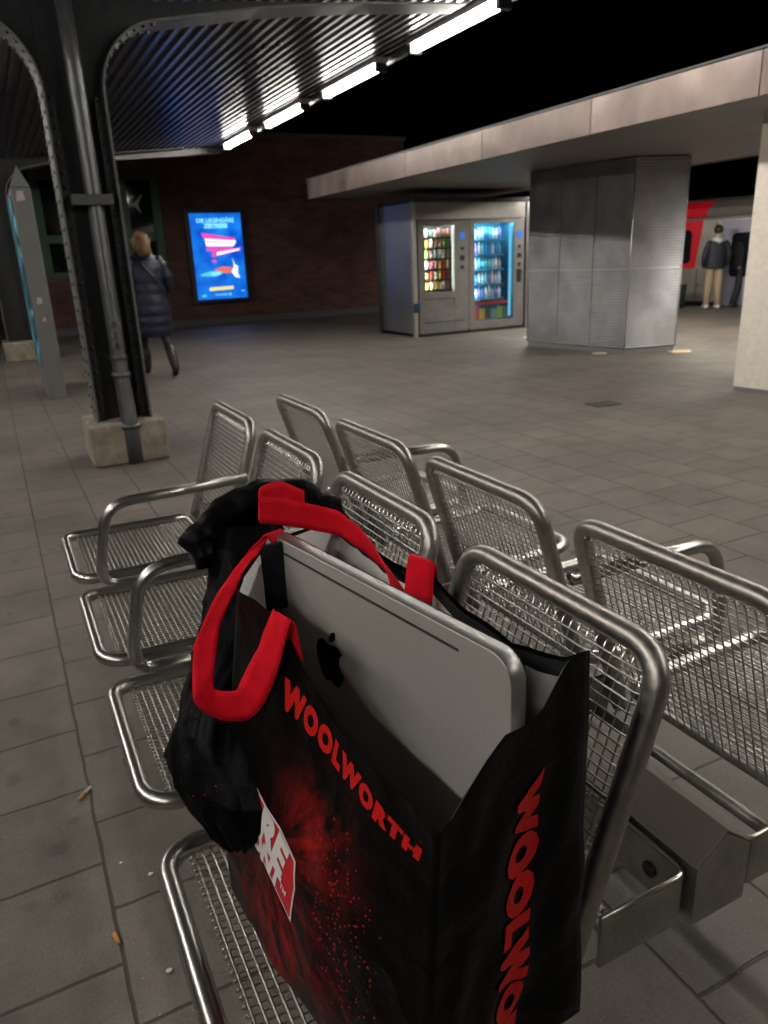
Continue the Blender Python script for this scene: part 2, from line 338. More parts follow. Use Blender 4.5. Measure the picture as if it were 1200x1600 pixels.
def build(name, mb, m, parent=None, local=False, fixn=True):
    me = bpy.data.meshes.new(name); me.from_pydata([tuple(v) for v in mb.v], [], mb.f); me.validate()
    if len(me.polygons) == len(mb.sm): me.polygons.foreach_set('use_smooth', mb.sm)
    if fixn: finish(me, mb)
    me.materials.append(m)
    o = bpy.data.objects.new(name, me); C.objects.link(o)
    if parent:
        o.parent = parent
        if not local: o.location = -world_loc(parent)
    return o
def world_loc(o):
    l = o.location.copy()
    while o.parent: o = o.parent; l += o.location
    return l
def tag(o, label, cat, group=None):
    o['label'] = label; o['category'] = cat
    if group: o['group'] = group
    return o
def thing(name, loc, label, cat, group=None, rz=0):
    o = bpy.data.objects.new(name, None); C.objects.link(o); o.location = loc; o.rotation_euler = (0, 0, rz); o.empty_display_size = .1
    return tag(o, label, cat, group)
def single(name, mb, m, label, cat, group=None):
    xs = [v.x for v in mb.v]; ys = [v.y for v in mb.v]; zs = [v.z for v in mb.v]
    c = Vector(((min(xs) + max(xs)) / 2, (min(ys) + max(ys)) / 2, min(zs)))
    mb.v = [v - c for v in mb.v]; o = build(name, mb, m); o.location = c
    return tag(o, label, cat, group)
def struct(name, mb, m):
    o = build(name, mb, m); o['kind'] = 'structure'; return o
def one(f, *a, **k):
    mb = MB(); getattr(mb, f)(*a, **k); return mb

def rrect(pts_fn, x0, x1, y0, y1, r, n=6):
    """rounded rectangle outline in (a,b) passed through pts_fn"""
    out = []
    for cx, cy, a0 in ((x1 - r, y1 - r, 0), (x0 + r, y1 - r, PI / 2), (x0 + r, y0 + r, PI), (x1 - r, y0 + r, 3 * PI / 2)):
        for k in range(n + 1):
            a = a0 + PI / 2 * k / n; out.append(pts_fn(cx + r * math.cos(a), cy + r * math.sin(a)))
    return out
def fillet(pts, r, n=6):
    P = [Vector(p) for p in pts]; out = [P[0]]
    for i in range(1, len(P) - 1):
        a = (P[i - 1] - P[i]); b = (P[i + 1] - P[i]); rr = min(r, a.length * .49, b.length * .49)
        p0 = P[i] + a.normalized() * rr; p1 = P[i] + b.normalized() * rr
        for k in range(n + 1):
            t = k / n; out.append(p0 * (1 - t) ** 2 + P[i] * 2 * t * (1 - t) + p1 * t * t)
    out.append(P[-1]); return out

def text_mesh(s, size=1.0, bold=0.0, ext=0.0, spacing=1.0, res=3, align='CENTER'):
    cu = bpy.data.curves.new('lettering', 'FONT'); cu.body = s; cu.size = size; cu.offset = bold; cu.extrude = ext; cu.resolution_u = res
    cu.align_x = align; cu.align_y = 'CENTER'; cu.space_character = spacing
    o = bpy.data.objects.new('lettering', cu); C.objects.link(o); bpy.context.view_layer.update()
    me = bpy.data.meshes.new_from_object(o.evaluated_get(bpy.context.evaluated_depsgraph_get()))
    bpy.data.objects.remove(o); bpy.data.curves.remove(cu)
    bm = bmesh.new(); bm.from_mesh(me); bmesh.ops.triangulate(bm, faces=bm.faces[:])
    bm.verts.index_update()
    v = [x.co.copy() for x in bm.verts]; f = [[q.index for q in p.verts] for p in bm.faces]; bm.free(); bpy.data.meshes.remove(me)
    return v, f
def text_fine(s, maxlen, **k):
    v, f = text_mesh(s, **k); me = bpy.data.meshes.new('t'); me.from_pydata(v, [], f)
    bm = bmesh.new(); bm.from_mesh(me)
    for _ in range(4):
        es = [e for e in bm.edges if e.calc_length() > maxlen]
        if not es: break
        bmesh.ops.subdivide_edges(bm, edges=es, cuts=1); bmesh.ops.triangulate(bm, faces=bm.faces[:])
    bm.verts.index_update(); v = [x.co.copy() for x in bm.verts]; f = [[q.index for q in p.verts] for p in bm.faces]; bm.free(); bpy.data.meshes.remove(me)
    return v, f

def skin_mesh(verts, edges, radii, root=0, sub=2):
    """grow one smooth surface round a skeleton; returns MB"""
    me = bpy.data.meshes.new('skeleton'); me.from_pydata(verts, edges, [])
    o = bpy.data.objects.new('skeleton', me); C.objects.link(o)
    md = o.modifiers.new('s', 'SKIN'); md.use_smooth_shade = True
    for i, r in enumerate(radii):
        rr = r if isinstance(r, (tuple, list)) else (r, r)
        me.skin_vertices[0].data[i].radius = rr; me.skin_vertices[0].data[i].use_root = (i == root)
    ss = o.modifiers.new('u', 'SUBSURF'); ss.levels = sub; ss.render_levels = sub
    bpy.context.view_layer.update()
    e = bpy.data.meshes.new_from_object(o.evaluated_get(bpy.context.evaluated_depsgraph_get()))
    mb = MB(); mb.add([v.co.copy() for v in e.vertices], [tuple(p.vertices) for p in e.polygons], True)
    bpy.data.objects.remove(o); bpy.data.meshes.remove(e)
    return mb

# ------------------------------------------------------------------ ground, platform edge, tracks
UD = Vector((-.2, .98, 0)).normalized(); VD = Vector((.98, .2, 0))          # direction of the right-hand track, and across it
E0 = Vector((13.94, 12.26, 0))
e_near, e_far = E0 - UD * 60, E0 + UD * 90
g = MB(); g.add([(-60, -45, 0), (e_near.x, -45, 0), tuple(e_near), tuple(e_far), (-60, 100, 0)], [(0, 1, 2, 3, 4)])
struct('platform_ground', g, M['paving'])
g = MB(); g.add([tuple(e_near + Vector((0, 0, -1))), tuple(e_near + VD * 60 + Vector((0, 0, -1))), tuple(e_far + VD * 60 + Vector((0, 0, -1))), tuple(e_far + Vector((0, 0, -1)))], [(0, 1, 2, 3)])
struct('track_bed', g, M['ballast'])
g = MB(); a, b = e_near + Vector((0, 0, -.012)), e_far + Vector((0, 0, -.012))
g.add([a, b, b + Vector((0, 0, -1)), a + Vector((0, 0, -1))], [(0, 1, 2, 3)]); struct('platform_edge', g, M['soffit'])
g = MB(); a, b = E0 - UD * 30 - VD * .12, E0 + UD * 30 - VD * .12
g.add([a + Vector((0, 0, .004)), a + VD * .1 + Vector((0, 0, .004)), b + VD * .1 + Vector((0, 0, .004)), b + Vector((0, 0, .004))], [(0, 1, 2, 3)]); struct('platform_edge_line', g, M['line'])

# ------------------------------------------------------------------ left canopy: corrugated butterfly roof
XC = .72; CE = 3.93; CW = -2.49; CY0, CY1 = -6.0, 13.5
zc = lambda x: 2.92 + .0785 * abs(x - XC)
canopy = thing('platform_canopy', (XC, 5.5, 2.9), 'dark corrugated platform roof over the benches, edged with a row of fluorescent tubes', 'canopy')
prof = []
x = CW
while x < CE - .001:
    for dx, dz in ((0, 0), (.034, 0), (.05, .028), (.084, .028)):
        if x + dx < CE: prof.append((x + dx, zc(x + dx) + dz))
    x += .1
prof.append((CE, zc(CE)))
g = MB(); g.grid([[Vector((px, yy, pz)) for px, pz in prof] for yy in (CY0, CY1)], False); build('corrugated_ceiling', g, M['ceiling'], canopy)
g = MB(); g.extr([(CW, CY0, zc(CW) + .12), (XC, CY0, zc(XC) + .12), (CE, CY0, zc(CE) + .12), (CE, CY0, zc(CE) + .16), (XC, CY0, zc(XC) + .16), (CW, CY0, zc(CW) + .16)], (0, CY1 - CY0, 0)); build('roof_deck', g, M['deck'], canopy)
for xx, s in ((CE, 1), (CW, -1)):
    g = MB(); g.box((min(xx, xx + s * .05), CY0, zc(xx) - .05), (max(xx, xx + s * .05), CY1, zc(xx) + .22), .008); build('edge_fascia', g, M['trim'], canopy)
for s, xx in ((1, CE), (-1, CW)):
    g = MB(); g.extr([(XC + s * .002, CY1 + .01, zc(XC) - .09), (xx, CY1 + .01, zc(xx) - .09), (xx, CY1 + .01, zc(xx) + .10), (XC + s * .002, CY1 + .01, zc(XC) + .10)], (0, .06, 0)); build('end_fascia', g, M['trim'], canopy)
# fluorescent lamps along both edges
def lamp(xx, y0, lab, k):
    t = thing('fluorescent_lamp', (xx, y0 + .65, zc(xx) - .13), lab, 'lamp', 'fluorescent tubes along the platform canopy')
    g = MB(); g.box((xx - .07, y0 - .06, zc(xx) - .055), (xx + .07, y0 + 1.36, zc(xx) - .004), .006); build('housing', g, M['lampbody'], t)
    g = MB(); g.box((xx - .04, y0, zc(xx) - .112), (xx + .04, y0 + 1.3, zc(xx) - .057), .02); build('tube', g, M['tube'], t)
    for yy in (y0 - .05, y0 + 1.3):
        g = MB(); g.box((xx - .06, yy, zc(xx) - .13), (xx + .06, yy + .05, zc(xx) - .056), .004); build('end_cap', g, M['frame_dark'], t)
LL = ['fluorescent tube at the far end of the canopy edge, smallest of the row', 'fluorescent tube second from the far end of the canopy edge',
      'fluorescent tube third from the far end of the canopy edge', 'fluorescent tube nearest the viewer at the top of the picture, largest in the row']
for i in range(8):
    lamp(CE - .1, 11.44 - 2.03 * i, LL[i] if i < 4 else 'fluorescent tube on the canopy edge beyond the top of the picture', i)
for i in range(8):
    lamp(CW + .1, 11.44 - 2.03 * i, 'fluorescent tube on the opposite edge of the platform canopy', i)

# ------------------------------------------------------------------ riveted columns
def column(cx, cy, label, pipe=True, plz=.3):
    t = thing('steel_column', (cx, cy, 0), label, 'column', 'riveted columns of the platform canopy')
    g = MB(); g.box((cx - .26, cy - .24, 0), (cx + .26, cy + .26, plz), .02); build('plinth', g, M['plinth'], t)
    top = 2.86
    hw = .18
    g = MB(); g.box((cx - hw + .012, cy - .02, plz), (cx + hw - .012, cy + .02, top)); build('web', g, M['column'], t)
    for s in (-1, 1):
        # flange plate that flares out into the curved bracket under the roof
        pts = [(cx + s * hw, plz), (cx + s * hw, 2.36)]
        for k in range(1, 11):
            a = PI * .44 * k / 10; pts.append((cx + s * (hw + .44 * (1 - math.cos(a))), 2.36 + .44 * math.sin(a)))
        pts += [(cx + s * 1.25, 2.925), (cx + s * 2.0, 3.02), (cx + s * 2.9, 3.10)]
        rows = []
        for (x, z) in pts: rows.append([Vector((x, cy - .13, z)), Vector((x, cy + .13, z))])
        g = MB(); g.grid(rows, False); o = build('flange', g, M['flange'], t)
        sd = o.modifiers.new('s', 'SOLIDIFY'); sd.thickness = .014; sd.offset = 0
        # web plate of bracket and roof girder
        g = MB(); poly = [(cx + s * hw, 2.30)] + pts[1:] + [(cx + s * 2.9, 3.125), (cx + s * 1.25, 2.99), (cx + s * .6, 2.93), (cx + s * .02, 2.905), (cx + s * .02, 2.30)]
        g.extr([(x, cy - .012, z) for x, z in poly], (0, .024, 0)); build('bracket', g, M['column'], t)
        # angle irons with rivets along the flange
        g = MB()
        for yy in (cy - .075, cy + .03):
            g.box((cx + s * (hw - .012) - (.05 if s > 0 else 0), yy, plz + .004), (cx + s * (hw - .012) + (0 if s > 0 else .05), yy + .045, 2.35))
        build('angle_iron', g, M['column'], t)
        g = MB()
        for k in range(24):
            z = plz + .08 + k * .085
            g.ball((cx + s * (hw - .04), cy - .077, z), .014, 1, .7, 1, 8, 5)
            for yy in (-.09, .09): g.ball((cx + s * (hw + .008), cy + yy, z), .013, .7, 1, 1, 8, 5)
        for k in range(1, len(pts) - 3):
            for yy in (-.09, .09): g.ball((pts[k][0], cy + yy, pts[k][1] - .008), .016, 1, 1, 1, 8, 5)
        build('rivets', g, M['column'], t)
    if pipe:
        px, py_ = cx + .015, cy - .20
        g = MB(); g.tube([(px, py_, .0), (px, py_, .26), (px, py_ + .0, .34), (px + .005, py_ + .08, .62), (px + .005, py_ + .08, 2.5), (px - .0, py_ + .08, 2.9)], .05, 16, rs=[.066, .066, .056, .052, .05, .046]); dp = build('downpipe', g, M['pipe'], t)
        for z, r in ((.255, .078), (.60, .064), (.72, .06)):
            g = MB(); g.tube([(px + .003, py_ + (.0 if z < .4 else .08), z), (px + .003, py_ + (.0 if z < .4 else .08), z + .03)], r, 16); build('collar', g, M['pipe'], dp)
        g = MB(); g.box((cx - .12, cy - .185, 1.71), (cx + .13, cy - .165, 1.775), .004); g.box((cx - .12, cy - .17, 1.71), (cx - .105, cy - .02, 1.775)); g.box((cx + .115, cy - .17, 1.71), (cx + .13, cy - .02, 1.775)); build('clamp', g, M['pipe'], dp)
        g = MB()
        for k in range(3):
            for s in (-1, 1): g.box((px + s * .022 - .012, py_ + .018, .80 + k * .07), (px + s * .022 + .012, py_ + .026, .84 + k * .07))
        build('sticker_remains', g, M['flange'], dp)
    return t
column(.71, 5.62, 'dark riveted steel column with grey downpipe on a sandstone block, nearest the benches')
column(.33, 13.25, 'dark steel column at the left picture edge behind the grey information stele', pipe=False)

# ------------------------------------------------------------------ brick wall, green window front, light box
WY = 17.4
wall = thing('brick_wall', (5, WY, 0), 'dark red brick wall closing the platform behind the blue light box', 'wall')
g = MB(); g.box((3.64, WY, 0), (9.6, WY + .4, 3.95)); g.box((1.1, WY, 0), (3.64, WY + .4, 1.14)); g.box((1.1, WY, 3.17), (3.64, WY + .4, 3.95)); build('masonry', g, M['brick'], wall)
g = MB(); g.box((1.05, WY - .04, 3.95), (9.65, WY + .45, 4.03), .01); build('coping', g, M['deck'], wall)
g = MB(); g.box((1.1, WY - .03, 0), (9.6, WY - .002, .14)); build('base_course', g, M['deck'], wall)
win = thing('window_front', (2.4, WY, 1.14), 'green framed shop windows with a white bird sticker beside the brick wall', 'window')
xs = [1.14, 2.10, 2.84, 3.64]
g = MB()
for i, x in enumerate(xs): g.box((x - (.0 if i == 0 else .13 if i < 3 else .17), WY + .02, 1.15), (x + (.16 if i == 0 else .13 if i < 3 else -.003), WY + .16, 3.16), .006)
g.box((1.3, WY + .03, 3.05), (3.47, WY + .15, 3.16)); g.box((1.3, WY + .03, 1.15), (3.47, WY + .15, 1.28)); g.box((1.3, WY + .03, 1.85), (3.47, WY + .15, 2.0))
build('frame', g, M['green'], win)
for i in range(3):
    x0 = xs[i] + (.16 if i == 0 else .13); x1 = xs[i + 1] - (.13 if i < 2 else .17)
    for z0, z1 in ((1.285, 1.845), (2.005, 3.045)):
        g = MB(); g.box((x0, WY + .1, z0), (x1, WY + .115, z1)); build('pane', g, M['darkglass'], win)
bird = [(-.17, -.10), (-.05, .0), (.03, .03), (.20, .19), (.10, .0), (.09, -.06), (.13, -.2), (.05, -.1), (-.02, -.05)]
g = MB(); g.extr([(3.10 + a, WY + .094, 2.60 + b) for a, b in bird], (0, -.004, 0)); build('bird_sticker', g, M['white'], win)

lb = thing('light_box', (4.78, WY, .5), 'glowing blue advertising light box with white heading on the brick wall', 'light box')
fx0, fx1, fz0, fz1 = 4.08, 5.46, .5, 2.47; sx0, sx1, sz0, sz1 = 4.18, 5.33, .565, 2.375
g = MB(); y0, y1 = WY - .14, WY - .003
g.box((fx0, y0, fz0), (sx0, y1, fz1), .008); g.box((sx1, y0, fz0), (fx1, y1, fz1), .008); g.box((sx0, y0, sz1), (sx1, y1, fz1), .008); g.box((sx0, y0, fz0), (sx1, y1, sz0), .008); build('frame', g, M['frame_dark'], lb)
def poster_mat():
    m = mat('backlit_blue_print', (.01, .05, .2), .25); t, p = nodes(m)
    tc = t.nodes.new('ShaderNodeTexCoord'); n = t.nodes.new('ShaderNodeTexNoise'); n.inputs['Scale'].default_value = 2.6; n.inputs['Detail'].default_value = 5
    t.links.new(tc.outputs['Object'], n.inputs['Vector'])
    cr = t.nodes.new('ShaderNodeValToRGB'); cr.color_ramp.elements[0].position = .35; cr.color_ramp.elements[0].color = (.0, .06, .55, 1)
    cr.color_ramp.elements[1].position = .75; cr.color_ramp.elements[1].color = (.01, .27, .85, 1)
    t.links.new(n.outputs['Fac'], cr.inputs[0]); t.links.new(cr.outputs[0], p.inputs['Emission Color']); p.inputs['Emission Strength'].default_value = 1.15
    return m
def glow(name, c, s): return mat(name, [min(1, x) * .5 for x in c], .3, emit=c, es=s)
M['poster'] = poster_mat()
g = MB(); g.box((sx0 + .002, WY - .10, sz0 + .002), (sx1 - .002, WY - .05, sz1 - .002)); pn = build('poster', g, M['poster'], lb)
yP = WY - .104
def ptext(s, cx, cz, size, m, bold=.0, sp=1.0):
    v, f = text_mesh(s, size, bold, 0, sp); g = MB(); g.add([(cx + q.x, yP, cz + q.y) for q in v], f); build('lettering', g, m, pn)
def pband(pts, m, name='colour_band', dy=0.0):
    g = MB(); g.extr([(sx0 + a * (sx1 - sx0), yP - dy, sz1 - b * (sz1 - sz0)) for a, b in pts], (0, -.002, 0)); build(name, g, m, pn)
cyan = glow('backlit_pale_cyan', (.25, .8, .95), 1.15); wht = glow('backlit_white', (1, .95, 1), 1.2); pink = glow('backlit_pink', (.95, .08, .45), 1.0)
yel = glow('backlit_yellow', (.95, .8, .25), 1.0); teal = glow('backlit_teal', (.1, .6, .8), 1.0); orng = glow('backlit_orange', (.9, .2, .15), .9)
cx = (sx0 + sx1) / 2
ptext('DIE LEGENDÄRE', cx, sz1 - .155, .115, cyan, .004); ptext('ZEITREISE', cx, sz1 - .265, .12, cyan, .007)
pband([(.2, .22), (.86, .29), (.86, .315), (.24, .285)], pink); pband([(.26, .285), (.87, .318), (.86, .345), (.26, .315)], wht)
pband([(.26, .325), (.86, .352), (.8, .385), (.28, .375)], wht); pband([(.27, .385), (.8, .395), (.78, .42), (.27, .43)], pink)
pband([(.38, .44), (.95, .40), (.93, .435), (.36, .505)], pink); pband([(.47, .447), (.93, .412), (.91, .432), (.46, .485)], wht, dy=.003)
pband([(.34, .545), (.42, .53), (.45, .555), (.4, .57)], pink)
pband([(.1, .70), (.3, .665), (.55, .66), (.55, .70), (.4, .735), (.12, .72)], teal); pband([(.38, .65), (.55, .615), (.72, .63), (.78, .69), (.62, .70), (.45, .672)], orng, dy=.003)
pband([(.76, .52), (.80, .60), (.86, .62), (.84, .70), (.88, .76), (.78, .745), (.72, .68), (.78, .62)], wht, dy=.005); pband([(.3, .69), (.5, .675), (.48, .71), (.34, .715)], cyan, dy=.006)
pband([(.25, .86), (.73, .85), (.73, .89), (.25, .9)], yel); ptext('musicals.de', cx + .02, sz0 + .10, .085, cyan)
pband([(.08, .945), (.17, .94), (.17, .965), (.08, .97)], teal); pband([(.88, .905), (.95, .905), (.95, .925), (.88, .925)], teal)

# ------------------------------------------------------------------ information stele
st = thing('information_stele', (.475, 9.4, 0), 'grey information stele with pyramid top and a lit map on its long side', 'sign')
x0, x1, y0, y1, zt = .392, .575, 8.80, 9.95, 2.12
g = MB(); g.box((x0, y0, 0), (x1, y1, zt), .006)
build('body', g, M['stele'], st)
g = MB(); g.add([(x0, y0, zt + .004), (x1, y0, zt + .004), (x1, y1, zt + .004), (x0, y1, zt + .004), ((x0 + x1) / 2, y0 + .02, zt + .2), ((x0 + x1) / 2, y1 - .02, zt + .2)], [(0, 1, 4), (1, 2, 5, 4), (2, 3, 5), (3, 0, 4, 5), (0, 3, 2, 1)]); build('pyramid_cap', g, M['stele'], st)
def map_mat():
    m = mat('backlit_map_print', (.02, .06, .08), .3); t, p = nodes(m)
    tc = t.nodes.new('ShaderNodeTexCoord'); v = t.nodes.new('ShaderNodeTexVoronoi'); v.inputs['Scale'].default_value = 14; t.links.new(tc.outputs['Object'], v.inputs['Vector'])
    n = t.nodes.new('ShaderNodeTexNoise'); n.inputs['Scale'].default_value = 7; n.inputs['Detail'].default_value = 8; t.links.new(tc.outputs['Object'], n.inputs['Vector'])
    cr = t.nodes.new('ShaderNodeValToRGB'); e = cr.color_ramp.elements; e[0].position = .50; e[0].color = (.004, .02, .035, 1); e[1].position = .66; e[1].color = (.25, .6, .68, 1)
    t.links.new(n.outputs['Fac'], cr.inputs[0]); t.links.new(cr.outputs[0], p.inputs['Emission Color']); p.inputs['Emission Strength'].default_value = .5
    return m
g = MB(); g.box((x0 - .012, y0 + .1, .35), (x0 - .003, y1 - .08, zt - .06)); build('map_panel', g, map_mat(), st)
for (xa, za, ww, hh) in ((.47, 2.04, .045, .05), (.47, 1.03, .03, .035), (.485, .84, .016, .02)):
    g = MB(); g.extr([(xa - ww, y0 - .004, za - hh), (xa + ww * .9, y0 - .004, za - hh * .8), (xa + ww * .7, y0 - .004, za + hh), (xa - ww * .6, y0 - .004, za + hh * .9)], (0, -.003, 0)); build('sticker', g, mat('faded_pinkish_sticker', (.5, .42, .42), .7), st)

# ------------------------------------------------------------------ right canopy, clad pillar, plaster pillar
rc = thing('entrance_canopy', (8, 6, 2.29), 'low flat canopy with pinkish metal edge panels over the vending machines', 'canopy')
X0 = 5.35
g = MB(); g.box((X0 + .03, -4, 2.342), (8.93, 13.2, 2.55)); build('soffit', g, M['soffit'], rc)
yy = 13.22; k = 0
while yy > -4:
    y2 = yy - 1.80
    g = MB(); g.box((X0 - .015, y2 + .004, 2.330), (X0 + .02, yy - .004, 2.637), .004); build('fascia_panel', g, M['fascia2'] if k in (0, 2, 4) else M['fascia'], rc); yy = y2; k += 1
g = MB(); g.box((X0 + .02, 13.20, 2.330), (8.93, 13.24, 2.637)); build('end_fascia', g, M['fascia'], rc)
g = MB(); g.box((8.93, -4, 2.330), (8.96, 13.24, 2.637)); build('rear_fascia', g, M['fascia'], rc)
g = MB(); g.box((X0 - .03, -4, 2.640), (X0 + .1, 13.26, 2.655)); build('drip_edge', g, M['deck'], rc)

for i in range(6):
    y0 = 10.4 - 2.6 * i; t = thing('fluorescent_lamp', (9.03, y0 + .65, 2.4), 'fluorescent tube on the track side edge of the low flat canopy', 'lamp', 'fluorescent tubes on the track side of the low canopy')
    g = MB(); g.box((8.965, y0 - .06, 2.42), (9.09, y0 + 1.36, 2.5), .006); build('housing', g, M['lampbody'], t)
    g = MB(); g.box((8.985, y0, 2.345), (9.075, y0 + 1.3, 2.418), .02); build('tube', g, M['tube_track'], t)
A, B, Cc = Vector((6.904, 8.956, 0)), Vector((7.212, 7.304, 0)), Vector((7.936, 7.123, 0)); D = A + Cc - B
bp_ = thing('clad_pillar', (7.4, 8, 0), 'broad canopy pillar clad in ribbed grey metal panels', 'pillar')
inn = lambda q, c, k: q + (c - q).normalized() * k
ctr = (A + B + Cc + D) / 4
core = [inn(q, ctr, .03) for q in (A, B, Cc, D)]
g = MB(); g.prism([(q.x, q.y) for q in core], 0.0, 2.340); build('core', g, M['clad_dark'], bp_)
def clad(p, q, cols, rows_):
    d = (q - p); L = d.length; d.normalize(); nrm = Vector((d.y, -d.x, 0))
    if nrm.dot(p - ctr) < 0: nrm = -nrm
    for i in range(cols):
        for z0, z1 in rows_:
            a = p + d * (L * i / cols + .005); b = p + d * (L * (i + 1) / cols - .005)
            g = MB(); g.prism([(s.x, s.y) for s in (a, b, b - nrm * .022, a - nrm * .022)], z0 + .005, z1 - .005); build('cladding_panel', g, M['clad'], bp_)
rows_ = [(.06, 1.05), (1.05, 2.338)]
clad(A, B, 3, rows_); clad(B, Cc, 1, rows_); clad(Cc, D, 3, rows_); clad(D, A, 1, rows_)
g = MB(); g.tube([(B.x, B.y, .03), (B.x, B.y, 2.338)], .008, 6); build('corner_trim', g, M['edge'], bp_)
pil = thing('plaster_pillar', (6.4, 4.4, 0), 'cream rough plaster pillar at the right picture edge', 'pillar')
g = MB(); g.prism([(6.118, 4.765), (6.19, 4.10), (6.75, 4.17), (6.68, 4.83)], .03, 2.340); build('shaft', g, M['plaster'], pil)
g = MB(); g.prism([(6.123, 4.76), (6.195, 4.105), (6.745, 4.175), (6.675, 4.825)], 0, .03); build('base', g, M['clad_dark'], pil)

# ------------------------------------------------------------------ vending kiosk and machines
KY = 11.2
ks = thing('vending_kiosk', (7.4, 11.9, 0), 'grey steel housing round the two vending machines with polished side wall', 'kiosk')
kx0, kx1, kyb = 6.30, 8.62, 12.35
g = MB(); g.box((kx0 + .03, KY, 1.86), (kx1 - .03, KY + .06, 2.12), .006); build('header_panel', g, M['kiosk'], ks)
g = MB(); g.box((kx0, KY - .02, 2.124), (kx1, kyb, 2.2), .01); build('top_cover', g, M['frame_dark'], ks)
g = MB(); g.box((kx0, KY + .05, .06), (kx0 + .03, kyb, 2.12)); build('side_wall', g, M['side'], ks)
g = MB(); g.box((kx1 - .03, KY + .05, .0), (kx1, kyb, 2.12)); build('side_wall', g, M['kiosk'], ks)
g = MB(); g.box((kx0 - .012, KY - .03, 0), (kx0 + .055, KY + .045, 2.12), .006); cp = build('corner_post', g, mat('pale_corner_post', (.55, .52, .46), .35, .7), ks)
g = MB(); g.box((kx0 - .045, KY - .05, .41), (kx0 + .085, KY - .031, .56), .004); build('blue_sticker', g, mat('dark_teal_sticker', (.01, .05, .07), .4), cp)
g = MB(); g.box((kx1 - .05, KY - .03, 0), (kx1 + .012, KY + .045, 2.12), .006); build('corner_post', g, M['kiosk'], ks)
g = MB(); g.box((kx0, kyb + .002, 0), (kx1, kyb + .04, 2.12)); build('back_wall', g, M['frame_dark'], ks)
g = MB(); g.box((kx0 - .05, kyb - .02, 0), (kx0 - .002, kyb + .06, 2.2)); build('rear_post', g, M['frame_dark'], ks)
pack_cols = [(.75, .72, .62), (.7, .45, .08), (.25, .5, .12), (.75, .25, .3), (.8, .6, .2), (.55, .08, .06), (.3, .25, .12), (.8, .8, .75), (.2, .45, .4)]
drk_cols = [(.2, .5, .75), (.65, .75, .8), (.1, .3, .7), (.75, .78, .8), (.45, .2, .5), (.7, .5, .4), (.15, .55, .6), (.8, .8, .85)]
PM = [mat('snack_wrapper', c, .35) for c in pack_cols]; DM = [mat('drink_label', c, .25) for c in drk_cols]
ORD = ['top', 'second', 'third', 'fourth', 'fifth', 'bottom']
